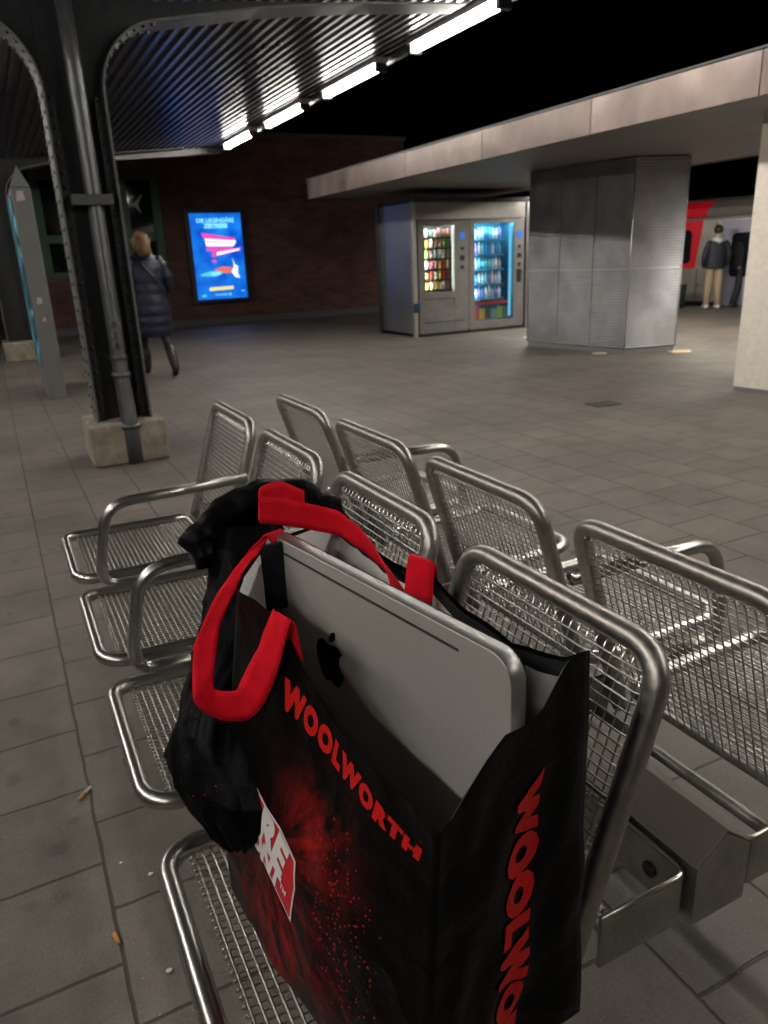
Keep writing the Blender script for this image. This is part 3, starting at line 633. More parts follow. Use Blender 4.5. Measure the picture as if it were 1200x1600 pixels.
def machine(name, label, x0, x1, wx0, wx1, wz0, wz1, cold):
    t = thing(name, ((x0 + x1) / 2, KY + .4, 0), label, 'vending machine', 'vending machines side by side')
    z1m = 1.85; d0, d1 = KY + .002, KY + .05; back = KY + .85
    g = MB(); g.box((x0, d1, .05), (x0 + .03, back, z1m)); g.box((x1 - .03, d1, .05), (x1, back, z1m)); g.box((x0 + .03, back - .03, .05), (x1 - .03, back, z1m)); g.box((x0 + .03, d1, z1m - .03), (x1 - .03, back - .03, z1m)); g.box((x0 + .03, d1, .05), (x1 - .03, back - .03, .09))
    build('cabinet', g, M['door'], t)
    g = MB(); g.box((x0, d0, .05), (wx0, d1 - .002, z1m), .003); g.box((wx1, d0, .05), (x1, d1 - .002, z1m), .003); g.box((wx0, d0, wz1), (wx1, d1 - .002, z1m), .003); g.box((wx0, d0, .05), (wx1, d1 - .002, wz0), .003)
    dr = build('door', g, M['door'], t)
    g = MB(); g.box((wx0, d0 + .02, wz0), (wx1, d0 + .026, wz1)); build('window', g, M['glass'], t)
    im = M['interior_blue'] if cold else M['interior']
    g = MB(); g.box((wx0 - .02, KY + .46, wz0 - .03), (wx1 + .02, KY + .48, wz1 + .02)); g.box((wx0 - .03, d1 + .004, wz0 - .03), (wx0 - .012, KY + .46, wz1 + .02)); g.box((wx1 + .012, d1 + .004, wz0 - .03), (wx1 + .03, KY + .46, wz1 + .02)); build('liner', g, im, t)
    led = M['led_c'] if cold else M['led_w']
    g = MB(); lw = .045 if cold else .010; g.box((wx1 - lw - .02, d1 + .01, wz0 + .05), (wx1 - .02, d1 + .02, wz1 - .02)); build('light_strip', g, M['led_cs'] if cold else M['led_ws'], t)
    g = MB(); g.box((wx0 + .02, d1 + .004, wz1 + .004), (wx1 - .02, d1 + .03, wz1 + .016)); build('light_strip', g, led if cold else M['led_t'], t)
    g = MB(); g.box((wx0 - .011, d1 + .004, wz0 + .02), (wx0 - .003, d1 + .03, wz1)); build('light_strip', g, led, t)
    # payment column
    pc = wx1 + (x1 - wx1) * .5
    g = MB(); g.box((pc - .045, d0 - .008, 1.55), (pc + .045, d0 - .002, 1.65)); build('display', g, M['screen'], t)
    for za, hh, ww in ((1.40, .025, .03), (1.25, .04, .045), (1.10, .03, .03)):
        g = MB(); g.box((pc - ww, d0 - .01, za - hh), (pc + ww, d0 - .002, za + hh), .003); build('coin_panel', g, M['black'], t)
    if cold:
        g = MB(); g.box((pc - .05, d0 - .012, .80), (pc + .05, d0 - .002, 1.02), .003); build('change_tray', g, M['black'], t)
    else:
        for a, b, c, e in ((x0 + .08, .22, x1 - .1, .232), (x0 + .08, .60, x1 - .30, .612)):
            g = MB(); g.box((a, d0 - .006, b), (c, d0 - .001, e)); build('door_seam', g, M['black'], t)
        g = MB(); g.box((x1 - .31, d0 - .006, .5), (x1 - .298, d0 - .001, .61)); build('door_seam', g, M['black'], t)
    g = MB(); g.box((x0 + .02, d0 + .01, 0), (x1 - .02, back - .02, .048)); build('foot_plinth', g, M['black'], t)
    ns = 6 if not cold else 5
    zlow = wz0 + (.02 if not cold else .36); hstep = (wz1 - .02 - zlow) / ns
    for k in range(ns):
        z = wz1 - .02 - hstep * (k + 1) + .01
        g = MB(); g.box((wx0, d1 + .05, z - .022), (wx1 - (.03 if not cold else .14), KY + .455, z)); build('shelf', g, M['black'] if not cold else M['interior_blue'], t)
        n = 7 if not cold else 9; xa, xb = wx0 + .02, wx1 - (.03 if not cold else .16); stp = (xb - xa) / n
        for j in range(n):
            cxp = xa + stp * (j + .5); g = MB(); hh = hstep * random.uniform(.70, .88)
            if not cold:
                wv = stp * .42; rows = []
                for (q, s) in ((0, .9), (.08, 1), (.5, 1.06), (.92, 1), (1, .85)):
                    zz = z + .002 + hh * q; dd = .012 + .035 * math.sin(PI * max(.03, min(.97, q)))
                    rows.append([Vector((cxp - wv * s, d1 + .11, zz)), Vector((cxp, d1 + .11 - dd, zz)), Vector((cxp + wv * s, d1 + .11, zz)), Vector((cxp, d1 + .11 + dd, zz))])
                g.grid(rows, True, True); g.add(rows[0], [(0, 1, 2, 3)]); g.add(rows[-1], [(0, 1, 2, 3)])
                single('snack_packet', g, random.choice(PM), 'snack packet on the %s shelf of the left vending machine' % ORD[k], 'snack', 'snack packets on the %s shelf' % ORD[k])
            else:
                r = stp * .40; g.tube([(cxp, d1 + .12, z + .002), (cxp, d1 + .12, z + hh * .62), (cxp, d1 + .12, z + hh * .82), (cxp, d1 + .12, z + hh * .86), (cxp, d1 + .12, z + hh)], r, 10, rs=[r, r, r * .4, r * .42, r * .42])
                single('drink_bottle', g, random.choice(DM), 'drink bottle on the %s shelf of the right vending machine' % (ORD[k] if k < 4 else 'lowest'), 'bottle', 'drink bottles on the %s shelf' % (ORD[k] if k < 4 else 'lowest'))
    if cold:
        g = MB(); g.box((wx0 + .01, d1 + .02, wz0 + .27), (wx1 - .02, d1 + .3, wz0 + .32), .004); build('delivery_lift', g, M['red'], t)
        cc = [(.35, .03, .03), (.5, .35, .05), (.04, .05, .05), (.1, .3, .3), (.2, .35, .08), (.05, .12, .14)]
        for j, c in enumerate(cc):
            xa = wx0 + .02 + j * (wx1 - wx0 - .08) / 6
            g = MB(); g.box((xa, d1 + .02, wz0 + .02), (xa + (wx1 - wx0 - .08) / 6 - .008, d1 + .03, wz0 + random.uniform(.18, .25))); build('base_print', g, mat('machine_base_print', c, .4), t)
machine('vending_machine', 'left vending machine with a tall snack window above a plain metal door', 6.40, 7.385, 6.51, 7.12, .72, 1.77, False)
machine('vending_machine', 'right vending machine with full height cyan lit drinks window', 7.395, 8.55, 7.51, 8.33, .18, 1.79, True)

# ------------------------------------------------------------------ the double bench
BY0, PIT, SW = .54, .542, .46
bench = thing('double_bench', (.765, 1.6, 0), 'back to back row of eight wire mesh steel seats on one beam', 'bench')
R = .0158
lean = (.655 - .525) / (.866 - .455)
bx = lambda z: .525 + (z - .455) * lean
def seat_parts():
    zs = .455
    g = MB()
    loop = rrect(lambda a, b: Vector((a, b, zs + .012 * ((.3 - a) / .25) ** 2 * (1 if a < .3 else .3))), .065 + R, .50, R, SW - R, .055, 7)
    g.tube(loop, R, 12, True); frame = build('seat', g, M['steel'], bench, True)
    g = MB(); wr = .0024
    zt_ = lambda a: zs + .012 * ((.3 - a) / .25) ** 2 * (1 if a < .3 else .3)
    n = 27; xa, xb = .125, .478
    for k in range(n):
        a = xa + (xb - xa) * k / (n - 1)
        g.tube([(a, .03, zt_(a) - .004), (a, .05, zt_(a)), (a, SW - .05, zt_(a)), (a, SW - .03, zt_(a) - .004)], .0018, 6)
    n = 29
    for k in range(n):
        b = .05 + (SW - .10) * k / (n - 1)
        g.tube([(.1225, b, zt_(.12) + .0036), (.1185, b, zt_(.12) + .0030), (.1170, b, zt_(.12)), (.1195, b, zt_(.12) - .0030), (.13, b, zt_(.13) - .0034), (.3, b, zt_(.3) - .0034), (.49, b, zt_(.49) - .0034)], .0015, 6)
    mesh = build('seat_mesh', g, M['wire'], frame, True)
    g = MB()
    P = lambda z, b: Vector((bx(z), b, z))
    pts = [P(.414, R), P(.5, R), P(.866 - R, R), P(.866 - R, SW - R), P(.5, SW - R), P(.414, SW - R)]
    pts = [pts[0], pts[1]] + fillet(pts[1:5], .06, 8)[1:-1] + [pts[4], pts[5]]
    g.tube(pts, R * 1.05, 12); back = build('backrest', g, M['steel'], bench, True)
    g = MB(); n = 25; z0, z1 = .49, .818
    nx = -math.cos(math.atan(lean)); nzv = math.sin(math.atan(lean))
    for k in range(n):
        z = z0 + (z1 - z0) * k / (n - 1)
        q = lambda b, o: Vector((bx(z) + nx * o, b, z + nzv * o))
        ins = .012 if k < n - 2 else .02
        g.tube([q(R + ins, -.004), q(.045, .003), q(SW - .045, .003), q(SW - R - ins, -.004)], .0015, 6)
    n = 23
    for k in range(n):
        b = .045 + (SW - .09) * k / (n - 1)
        q = lambda z, o: Vector((bx(z) + nx * o, b, z + nzv * o))
        g.tube([q(.47, 0), q(.81, 0), q(.826, -.002), q(.834, -.008), q(.832, -.016)], .0015, 5)
    bmesh_ = build('backrest_mesh', g, M['wire'], back, True)
    return frame, back
f0, b0 = seat_parts()
def place(o, loc, rz):
    o.location = Vector(loc) - bench.location; o.rotation_euler = (0, 0, rz)
def cp_tree(o):
    c = o.copy(); C.objects.link(c); c.parent = bench
    for ch in list(o.children):
        d = ch.copy(); C.objects.link(d); d.parent = c
    return c
REARX = 1.53
first = True
for k in range(4):
    for row in (0, 1):
        f, b = (f0, b0) if first else (cp_tree(f0), cp_tree(b0)); first = False
        loc = (0, BY0 + PIT * k, 0) if row == 0 else (REARX, BY0 + SW + PIT * k - .005, 0)
        place(f, loc, PI * row); place(b, loc, PI * row)
        if k == 0: b.data = b.data.copy() if row == 0 else b.data
        if k == 0 and row == 0: b.data.materials[0] = M['worn']; b['label'] = 'scuffed seat back nearest the bag'
# armrests
def armrest(y, rear):
    T = (lambda x, z: Vector((REARX - x, y, z))) if rear else (lambda x, z: Vector((x, y, z)))
    pts = [T(.33, .44), T(.135, .445), T(.185, .69), T(.60, .70)]
    g = MB(); g.tube(fillet(pts, .075, 8), R * .95, 12); build('armrest', g, M['steel'], bench)
for y in (2.137, 1.595): armrest(y, False)
for y in (2.137, 1.045): armrest(y, True)
# beam with ridge cap, L brackets, legs
bxc = .776
g = MB(); g.extr([(bxc - .053, .533, .405), (bxc + .053, .533, .405), (bxc + .053, .533, .505), (bxc, .533, .545), (bxc - .053, .533, .505)], (0, 2.12, 0)); bm_ = build('beam', g, M['zinc'], bench)
g = MB(); g.extr([(bxc - .0555, .533, .5065), (bxc, .533, .548), (bxc + .0555, .533, .5065), (bxc + .0555, .533, .5095), (bxc, .533, .551), (bxc - .0555, .533, .5095)], (0, 2.12, 0)); build('beam_cap', g, M['edge'], bm_)
for k in range(4):
    for row in (0, 1):
        T = (lambda x, y, z: (x, y, z)) if row == 0 else (lambda x, y, z: (REARX + .022 - x, y, z))
        for ya in (BY0 + PIT * k + .0, BY0 + PIT * k + SW - .02):
            pass
        ya, yb = BY0 + PIT * k + .004, BY0 + PIT * k + SW - .01
        path = [Vector((.56, ya, 0)), Vector((.716, ya, 0)), Vector((.716, yb, 0)), Vector((.56, yb, 0))]
        path = fillet(path, .02, 5); th = .006
        outer = [T(p.x, p.y, .375) for p in path]
        rows = [[Vector(T(p.x, p.y, z)) for p in path] for z in (.412, .492)]
        g = MB(); g.grid(rows, False); o = build('bracket', g, M['zinc'], bench); sd = o.modifiers.new('t', 'SOLIDIFY'); sd.thickness = .006; sd.offset = 0
        g = MB(); g.tube([Vector(T(p.x, p.y, .4955)) for p in path], .0036, 6); build('bracket_rim', g, M['edge'], o)
        g = MB(); g.tube([T(.7125, ya + .06, .452), T(.709, ya + .06, .452)], .012, 12); build('bolt_hole', g, M['black'], o)
        g = MB(); g.tube([T(.60, ya + .012, .428), T(.60, yb - .012, .428)], .012, 8); build('cross_rod', g, M['zinc'], o)
for y in (.98, 2.2):
    g = MB(); g.box((bxc - .045, y - .045, .012), (bxc + .045, y + .045, .4045), .006); lg = build('leg', g, M['zinc'], bench)
    g = MB(); g.box((bxc - .14, y - .10, .0), (bxc + .14, y + .10, .0115), .003); build('foot_plate', g, M['zinc'], lg)

# ------------------------------------------------------------------ shopping bag
def lerp(a, b, t): return a + (b - a) * t
def pl(pts, t):
    """piecewise linear with smoothing by parameter list [(t,val...)]"""
    if t <= pts[0][0]: return Vector(pts[0][1:])
    for a, b in zip(pts, pts[1:]):
        if t <= b[0]:
            k = (t - a[0]) / (b[0] - a[0]); k = k * k * (3 - 2 * k) * .4 + k * .6
            return Vector(a[1:]).lerp(Vector(b[1:]), k)
    return Vector(pts[-1][1:])
RIM_F = [(.452, .264, .840), (.49, .256, .850), (.56, .249, .853), (.62, .243, .856), (.69, .236, .888), (.73, .228, .932), (.78, .217, .942), (.83, .206, .940), (.862, .222, .945)]   # y -> x,z
BOT_F = [(.452, .245, .4775), (.55, .195, .4775), (.617, .178, .4775), (.72, .160, .4775), (.85, .152, .4775), (.95, .17, .4775)]
def front_xz(y):
    q = pl(RIM_F, y); return q[0], q[1]
def FX(y, z):
    """x of the front panel at (y, z)"""
    xt, zt_ = front_xz(y); xb = pl(BOT_F, y)[0]; t = max(0, min(1, (zt_ - z) / (zt_ - .4775)))
    k = t * t * (3 - 2 * t); x = lerp(xt, xb, lerp(t, k, .5))
    x += -.010 * math.sin(PI * min(1, t * 1.0)) * math.sin(PI * max(0, min(1, (y - .45) / .1)) / 2)
    x += .0045 * noise.noise(Vector((y * 9, z * 7, 1.3))) * min(1, t * 5) + .006 * (abs(noise.noise(Vector((y * 7 + z * 5, z * 4 - y * 3, 4.2)))) - .2) * min(1, t * 4) + .006 * noise.noise(Vector((y * 4, z * 3, 7.7))) * min(1, t * 4)
    return x
bag = thing('shopping_bag', (.33, .72, .47), 'black shopping bag with red handles and WOOLWORTH lettering holding a silver display', 'bag')
NY, NZ = 44, 26
front = []
for j in range(NZ + 1):
    row = []
    for i in range(NY + 1):
        y = lerp(.452, .862, i / NY); zt_ = front_xz(y)[1]; z = lerp(zt_, .4775, j / NZ); row.append(Vector((FX(y, z), y, z)))
    front.append(row)
# near gusset: between the front's near edge and the back panel
RIM_G = [(0, .264, .452, .840), (.065, .279, .455, .846), (.17, .299, .459, .865), (.30, .323, .464, .886), (.42, .347, .469, .902), (.52, .368, .473, .9), (.60, .382, .476, .900), (.68, .398, .479, .906), (.79, .420, .484, .930), (.86, .432, .486, .943), (.92, .444, .488, .948), (1, .466, .492, .944)]
def G(s, t):
    """near gusset: s 0..1 left to right, t 0..1 rim to bottom"""
    top = pl(RIM_G, s); bot = Vector((lerp(.245, .462, s), lerp(.452, .470, s), .4775)); p = top.lerp(bot, t)
    fold = .018 * math.exp(-((s - .60) / .22) ** 2) * (t ** .8)
    p.y += fold + .005 * noise.noise(Vector((s * 4, t * 5, 3.1))) * min(1, t * 5) + .010 * (abs(noise.noise(Vector((s * 2.5 + t * 2, t * 3 - s, 6.4)))) - .2) * min(1, t * 4)
    e = 1 - min(1, s / .06); 
    return Vector((lerp(p.x, FX(.452, p.z), e), lerp(p.y, .452, e), p.z))
NG = 26
gus = [[G(i / NG, j / NZ) for i in range(NG + 1)] for j in range(NZ + 1)]
for j in range(NZ + 1): gus[j][0] = front[j][0].copy()
RIM_B = [(0, .466, .492, .944), (.08, .462, .525, .920), (.2, .455, .60, .903), (.34, .452, .70, .908), (.46, .452, .79, .922), (.55, .452, .84, .905), (.68, .450, .92, .902), (.84, .448, 1.0, .908), (1, .435, 1.055, .918)]
back = []
for j in range(NZ + 1):
    t = j / NZ; row = []
    for i in range(NY + 1):
        s = i / NY; top = pl(RIM_B, s); bot = Vector((.462, lerp(.470, 1.0, s), .4775)); p = top.lerp(bot, t); p.x += .006 * noise.noise(Vector((s * 8, t * 4, 9.2))) * (1 - abs(2 * t - 1)) + .004 * noise.noise(Vector((s * 20, t * 3, 2.2)))
        row.append(p)
    back.append(row)
for j in range(NZ + 1): back[j][0] = gus[j][-1].copy()
RIM_L = [(0, .435, 1.055, .918), (.3, .385, 1.02, .930), (.6, .32, .965, .945), (.82, .26, .91, .952), (1, .222, .862, .945)]
far = []
for j in range(NZ + 1):
    t = j / NZ; row = []
    for i in range(NG + 1):
        s = i / NG; top = pl(RIM_L, s); e = front[j][-1]; b0_ = back[j][-1]; lin = b0_.lerp(e, s)
        p = Vector((top.x + (lin.x - top.x) * t, top.y + (lin.y - top.y) * t, lerp(top.z, .4775, t))); row.append(p)
    row[0] = back[j][-1].copy(); row[-1] = front[j][-1].copy(); far.append(row)
g = MB(); loop_rows = [front[j][::-1] + gus[j][1:] + back[j][1:] + far[j][1:-1] for j in range(NZ + 1)]
g.grid(loop_rows, True, True); g.add(loop_rows[-1], [tuple(range(len(loop_rows[-1])))])
body = build('body', g, M['bag'], bag)
# lining: same sheet moved 2.5 mm inwards, with a hem that stays black at the rim
mx_ = Vector((.345, .72, 0)); g = MB(); lr = []
nL = len(loop_rows[0])
for j in range(0, NZ + 1):
    row = []
    for i in range(nL):
        p = loop_rows[j][i]; a = loop_rows[j][(i - 1) % nL]; b = loop_rows[j][(i + 1) % nL]
        tg = (b - a); tg.z = 0; n_ = Vector((-tg.y, tg.x, 0)).normalized()
        if n_.dot(mx_ - Vector((p.x, p.y, 0))) < 0: n_ = -n_
        q = p + n_ * .003; q.z -= (.0045 if j == 0 else 0) - (.003 if j == NZ else 0); row.append(q)
    lr.append(row)
nF, nG_, nB = len(front[0]), len(gus[0]) - 1, len(back[0]) - 1
g.grid(lr, True, True)
hem = MB(); cols = list(range(nF + nG_ - 1, nF + nG_ + nB))
hem.grid([[lr[0][c] for c in cols], [lr[1][c] + Vector((-.0012, 0, 0)) for c in cols], [lr[1][c] + Vector((-.0012, 0, -.006 - .004 * noise.noise(Vector((c * .3, 0, 0))))) for c in cols]], True)
build('lining', g, M['lining'], bag); build('hem', hem, M['patch'], bag)
# printed lettering that follows the front and side panels
def on_front(verts, org, ax, ay, off):
    out = []
    for q in verts:
        yz = Vector(org) + Vector(ax) * q.x + Vector(ay) * q.y
        out.append(Vector((FX(yz.x, yz.y) - off, yz.x - off * .25, yz.y)))
    return out
v, f = text_fine('WOOLWORTH', .006, size=.058, bold=.0042, spacing=1.22, align='LEFT')
xm = max(q.x for q in v); xn = min(q.x for q in v)
sc_x = .263 / (xm - xn)
v2 = [Vector(((q.x - xn) * sc_x, q.y, 0)) for q in v]
tw = (xm - xn) * sc_x; ymid = sum(q.y for q in v2) / len(v2); yh = max(q.y for q in v2) - min(q.y for q in v2)
vv = []
for q in v2:
    k = q.x / tw; hh = lerp(.038, .016, k) / yh; yy = lerp(.717, .472, k) - .004 * (q.y - ymid) / yh; zz = lerp(.856, .804, k) - .006 * math.sin(PI * k) + (q.y - ymid) * hh; vv.append(Vector((yy, zz, 0)))
g = MB(); g.add(on_front(vv, (0, 0), (1, 0), (0, 1), .0012), f); build('front_lettering', g, M['letter'], body, fixn=False)
def badge(poly, m, name, off):
    me = bpy.data.meshes.new('t'); me.from_pydata([(a, b, 0) for a, b in poly], [], [tuple(range(len(poly)))])
    bm = bmesh.new(); bm.from_mesh(me); bmesh.ops.triangulate(bm, faces=bm.faces[:])
    for _ in range(5):
        es = [e for e in bm.edges if e.calc_length() > .012]
        if not es: break
        bmesh.ops.subdivide_edges(bm, edges=es, cuts=1); bmesh.ops.triangulate(bm, faces=bm.faces[:])
    bm.verts.index_update(); vv = [x.co.copy() for x in bm.verts]; ff = [[q.index for q in p.verts] for p in bm.faces]; bm.free(); bpy.data.meshes.remove(me)
    g = MB(); g.add(on_front(vv, BO, BAX, BAY, off), ff); return build(name, g, m, body, fixn=False)
BO = (.656, .672); BAX = Vector((-.076, -.032)).normalized(); BAY = Vector((.0, 1)).normalized()      # origin: the badge's upper right corner
badge([(.003, .003), (-.17, .003), (-.15, -.070), (-.098, -.062), (-.090, -.052), (-.086, -.066), (.003, -.080), (.011, -.025)], M['badge_white'], 'badge_border', .0012)
badge([(.000, .000), (-.167, .000), (-.147, -.067), (-.098, -.0585), (-.088, -.048), (-.084, -.0625), (.0005, -.0755), (.008, -.025)], M['badge_red'], 'badge', .0018)
def badge_text(s, x, y, size, bold, name, shear=.25):
    v, f = text_fine(s, .006, size=size, bold=bold, align='RIGHT'); v = [Vector((x + q.x + shear * q.y, y + q.y, 0)) for q in v]
    g = MB(); g.add(on_front(v, BO, BAX, BAY, .0026), f); build(name, g, M['badge_white'], body, fixn=False)
badge_text('RE', -.018, -.024, .058, .0034, 'badge_lettering'); badge_text('ONT', -.024, -.056, .034, .0022, 'badge_lettering'); badge_text('TM', -.007, -.052, .011, .0003, 'badge_lettering')
v, f = text_fine('WOOLWORTH', .008, size=.075, bold=.0068, spacing=1.16, align='LEFT')
xn = min(q.x for q in v); xm = max(q.x for q in v)
g = MB(); out = []
for q in v:
    t = .165 + (q.x - xn) / (xm - xn) * 1.0; s = .60 + q.y / .075 * .235 - .13 * max(0, t - .25) + .035 * math.sin(t * 19) * (q.y / .075)
    p = G(s, min(1, t)); out.append(p + Vector((0, -.0018, 0)))
g.add(out, f); build('side_lettering', g, M['letter'], body, fixn=False)
# handles
def ribbon(name, pts, wid, m, parent, th=.0014, n=10):
    P = [Vector(p) for p, _ in pts]; Wd = [Vector(q) for _, q in pts]
    def cr(A, i, t):
        a, b, c, d = A[max(i - 1, 0)], A[i], A[i + 1], A[min(i + 2, len(A) - 1)]
        return .5 * ((2 * b) + (c - a) * t + (2 * a - 5 * b + 4 * c - d) * t * t + (3 * b - a - 3 * c + d) * t ** 3)
    rows = []
    for i in range(len(P) - 1):
        for k in range(n + (1 if i == len(P) - 2 else 0)):
            t = k / n; c = cr(P, i, t).lerp(P[i].lerp(P[i + 1], t), .55); wv = cr(Wd, i, t).lerp(Wd[i].lerp(Wd[i + 1], t), .5).normalized() * wid / 2
            nn = (cr(P, i, min(1, t + .02)) - cr(P, i, max(0, t - .02))).cross(wv).normalized()
            row = []
            for e in (-1, -.5, 0, .5, 1):
                row.append(c + wv * e + nn * (.0005 * (1 - e * e) + .0022 * noise.noise(c * 45 + Vector((e, 0, 0))) + .0015 * (1 - abs(noise.noise(c * 22))) * e))
            rows.append(row)
    g = MB(); g.grid(rows, True); o = build(name, g, m, parent); sd = o.modifiers.new('t', 'SOLIDIFY'); sd.thickness = th; sd.offset = 0; return o
ribbon('handle', [((.236, .724, .895), (-.2, 1, .1)), ((.227, .722, .947), (-.2, 1, .05)), ((.209, .735, .890), (-.3, .9, .3)), ((.194, .760, .838), (-.4, .6, .7)), ((.182, .778, .812), (-.2, .1, 1)), ((.158, .795, .812), (-.05, .1, 1)),
                  ((.146, .803, .838), (.7, .1, .7)), ((.166, .84, .885), (.85, .1, .45)), ((.207, .875, .925), (.85, .1, .4)), ((.255, .91, .955), (.8, .2, .35)), ((.290, .93, .968), (.6, .5, -.1)), ((.312, .935, .93), (.5, .6, 0))], .041, M['strap'], bag)
ribbon('handle', [((.425, .77, .83), (-.45, .9, 0)), ((.425, .765, .90), (-.45, .9, 0)), ((.437, .775, .948), (-.4, .9, 0)), ((.458, .80, .93), (-.2, 1, 0)), ((.462, .80, .88), (-.2, 1, 0))], .042, M['strap'], bag)
ribbon('handle', [((.418, .775, .85), (-.4, .9, .1)), ((.416, .785, .895), (-.5, .7, .3)), ((.418, .84, .918), (-.4, .4, .8)), ((.412, .90, .938), (-.2, .2, .95)), ((.395, .945, .954), (-.1, .2, .97)), ((.355, .97, .966), (-.05, .2, 1)), ((.312, .985, .978), (0, .15, 1)), ((.292, .99, .982), (0, .1, 1)), ((.300, 1.01, .990), (0, -.1, 1)), ((.335, 1.02, .990), (.1, .35, .95)), ((.372, 1.02, .968), (.15, .3, .95))], .040, M['strap'], bag)
g = MB(); g.box((.262, .908, .86), (.296, .915, .958), .001); build('handle_patch', g, M['patch'], bag)

# ------------------------------------------------------------------ silver display inside the bag
A_ = Vector((.370, .490, 0)); Bq = Vector((.298, .900, 0)); u = (Bq - A_).normalized(); n_ = Vector((u.y, -u.x, 0))
if n_.x > 0: n_ = -n_
disp = thing('computer_display', tuple((A_ + u * .27) + Vector((0, 0, .485))), 'silver aluminium display with black apple emblem standing upright in the bag', 'display')
DW, ZB, ZT = .48, .482, .960
def DP(a, z, o): return A_ + u * a + n_ * o + Vector((0, 0, z))          # a from the near edge, z height, o towards the front
TH = .020
prof_r = .030
outl = rrect(lambda a, b: (a, b), 0, DW, ZB, ZT, prof_r, 8)
g = MB(); rings = []
for o, ins in ((-TH, .0006), (-TH + .001, 0), (-.0012, 0), (-.0003, .0004), (0, .0012)):
    rr = rrect(lambda a, b: (a, b), ins, DW - ins, ZB + ins, ZT - ins, prof_r - ins, 8); rings.append([DP(a, b, o) for a, b in rr])
g.grid(rings, True, True)
g.add(rings[0], [tuple(range(len(rings[0])))]); build('rim', g, M['alu_edge'], disp)
g = MB(); rings = [[DP(a, b, o) for a, b in rrect(lambda a, b: (a, b), i_, DW - i_, ZB + i_, ZT - i_, prof_r - i_, 8)] for o, i_ in ((-TH - .0025, .001), (-TH - .0005, .0004))]
g.grid(rings, True, True); g.add(rings[0], [tuple(range(len(rings[0])))]); build('glass_front', g, M['logo'], disp)
ins = .0012
rr1 = rrect(lambda a, b: (a, b), ins, DW - ins, ZB + ins, ZT - ins, prof_r - ins, 8)
g = MB()
rows = []
cxa, cza = DW / 2, (ZB + ZT) / 2
for s, o in ((1, 0), (.99, .0003), (.9, .0010), (.7, .0020), (.4, .0030), (.0, .0036)):
    rows.append([DP(cxa + (a - cxa) * s, cza + (b - cza) * s, o) for a, b in rr1])
g.grid(rows, True, True); fp = build('back_shell', g, M['alu'], disp)
def shell_o(a, b):
    s = max(abs(a - cxa) / (DW / 2 - ins), abs(b - cza) / ((ZT - ZB) / 2 - ins))
    T = ((0, .0036), (.4, .0030), (.7, .0020), (.9, .0010), (.99, .0003), (1, 0))
    for p, q in zip(T, T[1:]):
        if s <= q[0]: return p[1] + (q[1] - p[1]) * (s - p[0]) / (q[0] - p[0])
    return 0
g = MB(); gl = [(.072 + .37 * k / 24, ZT - .018) for k in range(25)]
g.grid([[DP(a, b + .0018, shell_o(a, b + .0018) + .0006) for a, b in gl], [DP(a, b - .0018, shell_o(a, b - .0018) + .0006) for a, b in gl]], False); build('vent_slot', g, M['groove'], fp)
# emblem: bitten apple outline with a separate leaf
def smooth_poly(pts, n=5):
    out = []; L = len(pts)
    for i in range(L):
        a, b, c, d = (Vector(pts[(i + k) % L]) for k in (-1, 0, 1, 2))
        for k in range(n):
            t = k / n; out.append(.5 * ((2 * b) + (c - a) * t + (2 * a - 5 * b + 4 * c - d) * t * t + (3 * b - a - 3 * c + d) * t ** 3))
    return out
half_r = [(.0, .30), (.10, .335), (.22, .355), (.33, .325), (.40, .26)]
bite = [(.335, .20), (.295, .10), (.30, .0), (.35, -.09), (.43, -.145)]
apple = half_r + bite + [(.385, -.26), (.30, -.40), (.20, -.475), (.10, -.46), (.0, -.435), (-.10, -.46), (-.20, -.475), (-.31, -.39), (-.40, -.22), (-.44, -.02), (-.42, .16), (-.33, .29), (-.21, .345), (-.10, .33)]
leaf = [(.0, .385), (.02, .48), (.10, .575), (.20, .62), (.205, .53), (.15, .44), (.06, .385)]
LA, LZ, LS = .318, .824, .073
def emblem(pts, name):
    pp = smooth_poly(pts); g = MB(); vs = [DP(LA - q.x * LS, LZ + q.y * LS, shell_o(LA - q.x * LS, LZ + q.y * LS) + .0012) for q in pp]
    c = sum((q for q in vs), Vector()) / len(vs)
    me = MB(); bm = bmesh.new(); bv = [bm.verts.new(q) for q in vs]; bm.faces.new(bv); bmesh.ops.triangulate(bm, faces=bm.faces[:]); bm.verts.index_update()
    me.add([x.co.copy() for x in bm.verts], [tuple(q.index for q in p.verts) for p in bm.faces]); bm.free()
    build(name, me, M['logo'], fp, fixn=False)
emblem(apple, 'emblem'); emblem(leaf, 'emblem_leaf')

# ------------------------------------------------------------------ second, plain black bag slumped behind
pb = thing('plastic_bag', (.2, .95, .47), 'crumpled black bag with faint red specks slumped left of the shopping bag', 'bag')
